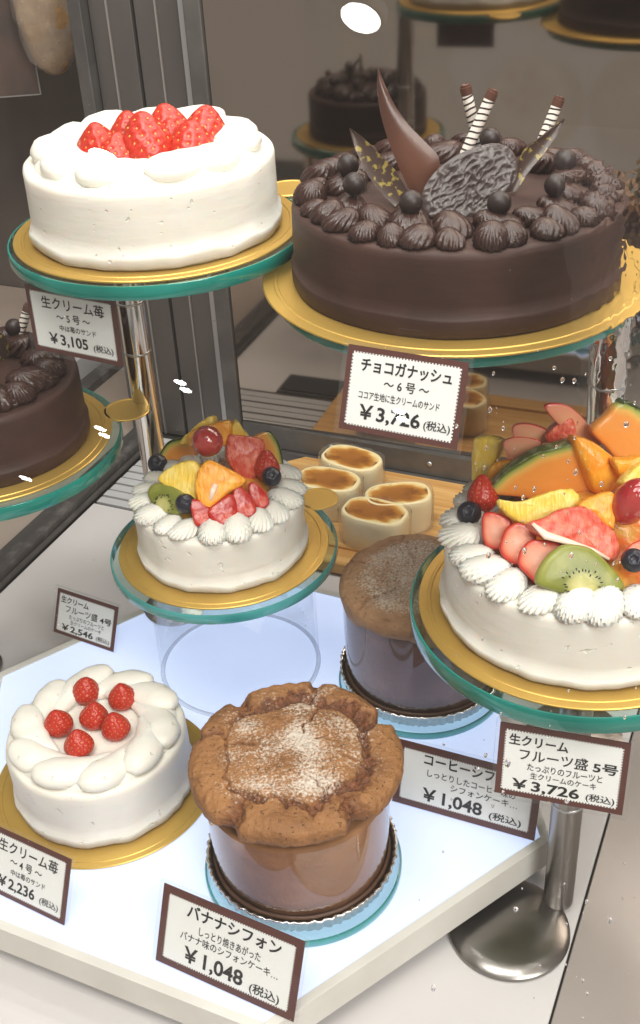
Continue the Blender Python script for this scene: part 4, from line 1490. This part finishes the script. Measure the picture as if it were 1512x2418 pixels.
def banana_crown(t, rt, hb, crust):
    n, m = 330, 150
    cuts = [(126, 5, .085), (76, 2.5, .06), (26, 5, .10), (-55, 5.5, .11), (-128, 5, .09), (160, 2.5, .05)]
    H = .0270
    Rm = .0658
    ctl = [(0, 0, H + .0020), (.28, .36, H + .0016), (.44, .58, H + .0002), (.54, .72, H - .0012), (.66, .90, H - .0016), (.76, .985, H - .0052), (.85, 1.005, H - .0105), (.92, 1.0, H - .0142), (.97, .98, H - .0160), (1, .91, H - .0162)]
    tt = [c[0] for c in ctl]
    TA = [-180, -150, -128, -100, -60, -40, 0, 30, 60, 90, 125, 150, 180]
    TW = [.02, .02, .09, .06, .11, .15, .07, .20, .16, .20, .14, .02, .02]
    V, cr, su = [], [], []
    for i in range(m + 1):
        u = i / m
        rho = smooth_interp(u, tt, [c[1] for c in ctl]) if i else 0.0
        z = smooth_interp(u, tt, [c[2] for c in ctl])
        for k in range(n):
            a = 2 * math.pi * k / n
            dg = math.degrees(a)
            if dg > 180:
                dg -= 360
            ca, sa = math.cos(a), math.sin(a)
            wob = noise.noise(Vector((ca * 1.4, sa * 1.4, 4)))
            wob2 = noise.noise(Vector((ca * 4, sa * 4, 14)))
            wob3 = noise.noise(Vector((ca * 13, sa * 13, 5)))
            r = rho * Rm * (1 + .03 * wob * min(1, rho * 1.4) + .010 * wob2 * rho)
            if u > .55:
                r *= 1 + .014 * wob3 * min(1, (u - .55) * 5)
            q = Vector((r * ca, r * sa, 0))
            lump = noise.noise(q * 38) * .0009 + noise.noise(q * 85 + Vector((3, 1, 0))) * .0008
            zz = z + lump * min(1, rho * 2.5)
            rc = .63 + .13 * noise.noise(Vector((ca * 1.9, sa * 1.9, 7))) + .035 * wob2 + .03 * wob3
            tw = float(np.interp(dg, TA, TW))
            tw = max(.012, tw * (1 + .45 * wob2 + .35 * wob3))
            gate = min(1, tw / .08)
            back = .5 + .5 * sa
            # the cap stands proud of the tear; behind, the petals rise again
            x = (rho - rc) / max(tw, .03)
            dip = 0.0
            if u < .80:
                if x > -.15:
                    dip = min(1, (x + .15) * 5) * (1 - max(0, min(1, (x - .35) / .75)))
                zz -= .0042 * dip * (.22 + .78 * gate)
                zz += (.0018 * back - .0012) * gate * max(0, min(1, (x - .5) / .6)) * max(0, min(1, (1.0 - rho) / .08))
            torn = (max(0, min(1, (x + .12) * 8)) * max(0, min(1, (1.05 - x) * 5)) if u < .80 else 0) * (.3 + .7 * gate)
            notch = 0
            for c0, wd, dp in cuts:
                dd = (dg - c0 + 180) % 360 - 180
                dd += 6 * noise.noise(Vector((rho * 7, c0, 1)))
                g = max(0, 1 - abs(dd) / (wd * 1.5)) ** .7
                k2 = max(0, min(1, (rho - .62) / .2)) if u < .72 else 1
                notch = max(notch, g * k2)
                r *= 1 - dp * g * k2 * (.5 + .5 * min(1, u / .8)) * 1.1
                zz -= .0040 * g * k2 * (1 if u < .8 else .3)
            crack = 0
            for c0, r0, r1, wd in ((64, .16, .62, .010), (171, .34, .60, .014), (-66, .40, .60, .010), (-18, .44, .66, .010), (20, .2, .36, .008)):
                dd = math.radians((dg - c0 + 180) % 360 - 180) * rho
                dd += .05 * noise.noise(Vector((rho * 9, c0, 5)))
                if u < .6:
                    crack = max(crack, math.exp(-(dd / wd) ** 2) * max(0, min(1, (rho - r0) / .05)) * max(0, min(1, (r1 - rho) / .05)))
            zz -= .0030 * crack
            p = Vector((r * ca, r * sa, zz))
            fine = noise.noise(p * 520) * .0006 + noise.noise(p * 230) * .0009
            crumb = max(torn, .95 * notch, crack)
            zz += fine * (.45 + 2.4 * crumb)
            f2 = fine * (5 + 14 * crumb) * (u > .5)
            p = Vector((r * ca * (1 + f2), r * sa * (1 + f2), zz + hb))
            V.append(p)
            cr.append(min(1, crumb))
            dust = .40 * max(0, min(1, (1.25 - rho) / .70)) * (u < .76)
            dust += .30 * noise.noise(Vector((p.x * 48, p.y * 48, 3))) * (u < .76)
            dust += .16 * max(0, 1 - rho / .35)
            if -130 < dg < -30 and rho > .7:
                dust -= .16
            su.append(max(0, dust - .10 * torn - .25 * crack))
    F = []
    for i in range(m):
        for k in range(n):
            k2 = (k + 1) % n
            F.append((i * n + k, (i + 1) * n + k, (i + 1) * n + k2, i * n + k2))
    part('crown', V, F, crust, t, attrs={'crumb': cr, 'sugar': su})


def coffee_crown(t, rt, hb, crust):
    n, m = 200, 60
    V, cr, su = [], [], []
    ctl = [(0, 0, .0065), (.25, .28, .0056), (.5, .62, .0062), (.76, .95, .0036), (.84, 1.01, .0002), (.93, 1.02, -.004), (1, 1.0, -.008)]
    tt = [c[0] for c in ctl]
    for i in range(m + 1):
        u = i / m
        rho = float(np.interp(u, tt, [c[1] for c in ctl]))
        z = float(np.interp(u, tt, [c[2] for c in ctl]))
        for k in range(n):
            a = 2 * math.pi * k / n
            ca, sa = math.cos(a), math.sin(a)
            w = noise.noise(Vector((ca * 1.6, sa * 1.6, 9)))
            r = rho * (rt + .0012) * (1 + .02 * w * (rho > .5))
            q_ = Vector((r * ca, r * sa, 0))
            zz = z + .002 * w * rho + .0022 * noise.noise(q_ * 36) + .0012 * noise.noise(q_ * 80)
            ck = 0
            for c0, r0, r1 in ((-150, .35, .98), (150, .5, 1.05), (-95, .45, 1.05), (100, .3, .9)):
                dd = math.radians((math.degrees(a) - c0 + 180) % 360 - 180) * rho + .07 * noise.noise(Vector((rho * 7, c0, 5)))
                if r0 < rho < r1:
                    ck = max(ck, math.exp(-(dd / .014) ** 2))
            zz -= .003 * ck
            if u > .9:
                zz -= .012 * max(0, noise.noise(Vector((ca * 1.8, sa * 1.8, 21)))) * (u - .9) * 10
            ringc = .30 + .07 * w
            g = math.exp(-((rho - ringc) / .05) ** 2)
            zz -= .0010 * g
            p = Vector((r * ca, r * sa, zz))
            f = noise.noise(p * 350) * .0004 + noise.noise(p * 120) * .0007
            V.append((p.x, p.y, zz + f + hb))
            cr.append(min(1, .25 * g + ck))
            su.append(max(0, .52 * min(1, max(0, (1.02 - rho) / .35)) * (u < .84) + .14 * noise.noise(Vector((p.x * 50, p.y * 50, 5)))))
    F = []
    for i in range(m):
        for k in range(n):
            k2 = (k + 1) % n
            F.append((i * n + k, (i + 1) * n + k, (i + 1) * n + k2, i * n + k2))
    part('crown', V, F, crust, t, attrs={'crumb': cr, 'sugar': su})


def glass_disc(label, loc, r, th):
    t = thing('glass_disc', label, 'glass disc', loc, 0, 'glass discs on the light box')
    glass_plate(t, r, th, 0, 'rim2')
    return t


glass_disc('clear glass disc with pale green edge under the front chiffon cake', (-.0245, .5160, TRAY + .0004), .0650, .0055)
chiffon('banana_chiffon_cake', 'golden chiffon cake with burst sugar-dusted crown, front of the light box', (-.0245, .5160, TRAY + .0062), banana_crown, .0565, .0580, .0740, 'chifside', 'banana_crust', .066)
glass_disc('clear glass disc under the darker chiffon cake further back', (.0720, .6880, TRAY + .0004), .0650, .0055)
chiffon('coffee_chiffon_cake', 'flat-topped brown chiffon cake half hidden by the large fruit cake', (.0720, .6880, TRAY + .0062), coffee_crown, .0575, .0590, .0910, 'cofside', 'coffee_crust', .066)

# --- cheesecakes on a wooden board
wb = thing('wooden_board', 'pale wooden serving board under the wrapped cheesecakes at the back', 'board', cw(-.29, .892, .0035), R(-25))
V, F = prism([(-.195, -.070), (-.180, -.085), (.30, -.085), (.30, .085), (-.180, .085), (-.195, .070)], 0, .0125, .0015)
part('plank', V, F, 'wood', wb, smooth=False)
V, F = prism([(-.188, -.062), (.297, -.062), (.297, -.056), (-.188, -.056)], .0126, .0150, .0006)
part('lip', V, F, 'wood', wb, smooth=False)
CH = [(-.3969, .9345, -18, 'leftmost rear'), (-.4035, .8893, -8, 'left'), (-.3398, .8509, -12, 'front'), (-.3293, .8858, 20, 'right')]
CHL = ['oval browned cheesecake in wrap at the back, closest to the mirror door', 'oval browned cheesecake in wrap beside the gold tab, left of the group',
       'oval browned cheesecake in wrap nearest the viewer, foremost of the group', 'oval browned cheesecake in wrap turned aslant, right of the group']
for (s, d, rz, _), lab in zip(CH, CHL):
    c = cw(s, d, .0162)
    t = thing('cheesecake', lab, 'cheesecake', c, R(-25 + rz + 8), 'wrapped cheesecakes')
    a, b, hh = .0325, .0205, .037
    n = 56
    sup = lambda q, e: math.copysign(abs(q) ** e, q)

    def ringp(f, z, e=.72):
        return [(a * f * sup(math.cos(2 * math.pi * k / n), e), b * f * sup(math.sin(2 * math.pi * k / n), e), z) for k in range(n)]
    V, F = [], []
    prof = [(.93, 0), (.97, .002), (1.0, hh - .006), (.985, hh - .002), (.94, hh), (.86, hh - .0005)]
    for f, z in prof:
        V += ringp(f, z)
    for l in range(len(prof) - 1):
        for k in range(n):
            k2 = (k + 1) % n
            F.append((l * n + k, l * n + k2, (l + 1) * n + k2, (l + 1) * n + k))
    F.append(tuple(range(n - 1, -1, -1)))
    part('body', V, F, 'cheese', t)
    V, F, tone = [], [], []
    fs = [.90, .82, .72, .6, .45, .3, .15]
    for f in fs:
        V += ringp(f, hh - .0002 - .0012 * (1 - f), .8)
        tone += [min(1, max(0, (f - .50) / .42 + .6 * noise.noise(Vector((math.cos(2 * math.pi * k / n) * 2 + s * 50, math.sin(2 * math.pi * k / n) * 2, f))))) for k in range(n)]
    for l in range(len(fs) - 1):
        for k in range(n):
            k2 = (k + 1) % n
            F.append((l * n + k, l * n + k2, (l + 1) * n + k2, (l + 1) * n + k))
    F.append(tuple((len(fs) - 1) * n + k for k in range(n)))
    part('browned_top', V, F, 'browned', t, attrs={'tone': tone})
    V, F = [], []
    prof = [(1.03, .0), (1.05, hh * .5), (1.06, hh + .0005), (1.16, hh * .9 - .004)]
    for f, z in prof[:3]:
        V += ringp(f, z, .62)
    V = rough(V, .0016, 110, s * 30)
    for l in range(2):
        for k in range(n):
            k2 = (k + 1) % n
            F.append((l * n + k, l * n + k2, (l + 1) * n + k2, (l + 1) * n + k))
    part('clear_wrapper', V, F, 'wrap', t)

# ================================================================== PRICE CARDS
B1, B2 = .024, .014
TAX = '(税込)'


def lines_size(no, price):
    return [('生クリーム苺', .17, .87, .215, .185, .013), ('～ %s 号 ～' % no, .32, .70, .415, .135, B2), ('中は苺のサンド', .34, .75, .575, .095, .010),
            ('￥' + price, .20, .64, .775, .20, B1), (TAX, .70, .92, .80, .13, .014)]


def lines_fruit(no, price):
    return [('生クリーム', .08, .54, .195, .15, B1), ('フルーツ盛', .17, .70, .385, .165, .012), (no + '号', .74, .93, .40, .145, B1), ('たっぷりのフルーツと', .24, .82, .55, .10, .010),
            ('生クリームのケーキ', .27, .78, .665, .09, .010), ('￥' + price, .13, .66, .825, .17, B1), (TAX, .71, .93, .835, .125, .014)]


price_card('brown bordered price card, yen 3,105, below the large strawberry cake', (-.1469, .6736, .3418), -29.5, 2.3, .0692, .0439, lines_size('5', '3,105'), foot=False, hang=True)
price_card('brown bordered price card, yen 3,726, below the large chocolate cake', (.0417, .5241, .3559), -27.0, 22.4, .0658, .0445,
           [('チョコガナッシュ', .13, .89, .205, .165, B1), ('～ 6 号 ～', .34, .72, .395, .125, B2), ('ココア生地に生クリームのサンド', .14, .82, .555, .095, .010),
            ('￥3,726', .16, .68, .77, .205, B1), (TAX, .71, .93, .79, .13, .014)], foot=False, hang=True)
price_card('small price card, yen 2,546, standing behind the small strawberry cake', (-.2046, .7602, TRAY + .001), -30.4, 23.9, .0629, .0388, lines_fruit('4', '2,546'))
price_card('price card, yen 1,048, behind the golden chiffon cake on the right', (.0841, .5442, TRAY + .001), -24.9, 16.2, .1008, .0491,
           [('コーヒーシフォン', .20, .86, .20, .17, B1), ('しっとりしたコーヒー味の', .23, .84, .40, .115, .010), ('シフォンケーキ…', .40, .86, .54, .105, .010),
            ('￥1,048', .21, .63, .76, .24, B1), (TAX, .68, .90, .80, .14, .014)])
price_card('brown bordered price card, yen 3,726, below the large fruit cake', (.1266, .4628, .143), -18.5, 15.1, .0728, .0462, lines_fruit('5', '3,726'), foot=False, hang=True)
price_card('price card, yen 1,048, in front of the golden chiffon cake', (-.0749, .4250, TRAY + .001), -29.3, 22.5, .0964, .0528,
           [('バナナシフォン', .19, .86, .20, .175, B1), ('しっとり焼きあがった', .29, .73, .40, .115, .010), ('バナナ味のシフォンケーキ…', .16, .86, .53, .11, .010),
            ('￥1,048', .20, .63, .765, .235, B1), (TAX, .68, .89, .815, .15, .014)])
price_card('price card, yen 2,236, cut off by the left edge before the small strawberry cake', (-.2078, .4955, TRAY + .001), -30.6, 23.7, .0696, .0462, lines_size('4', '2,236'))
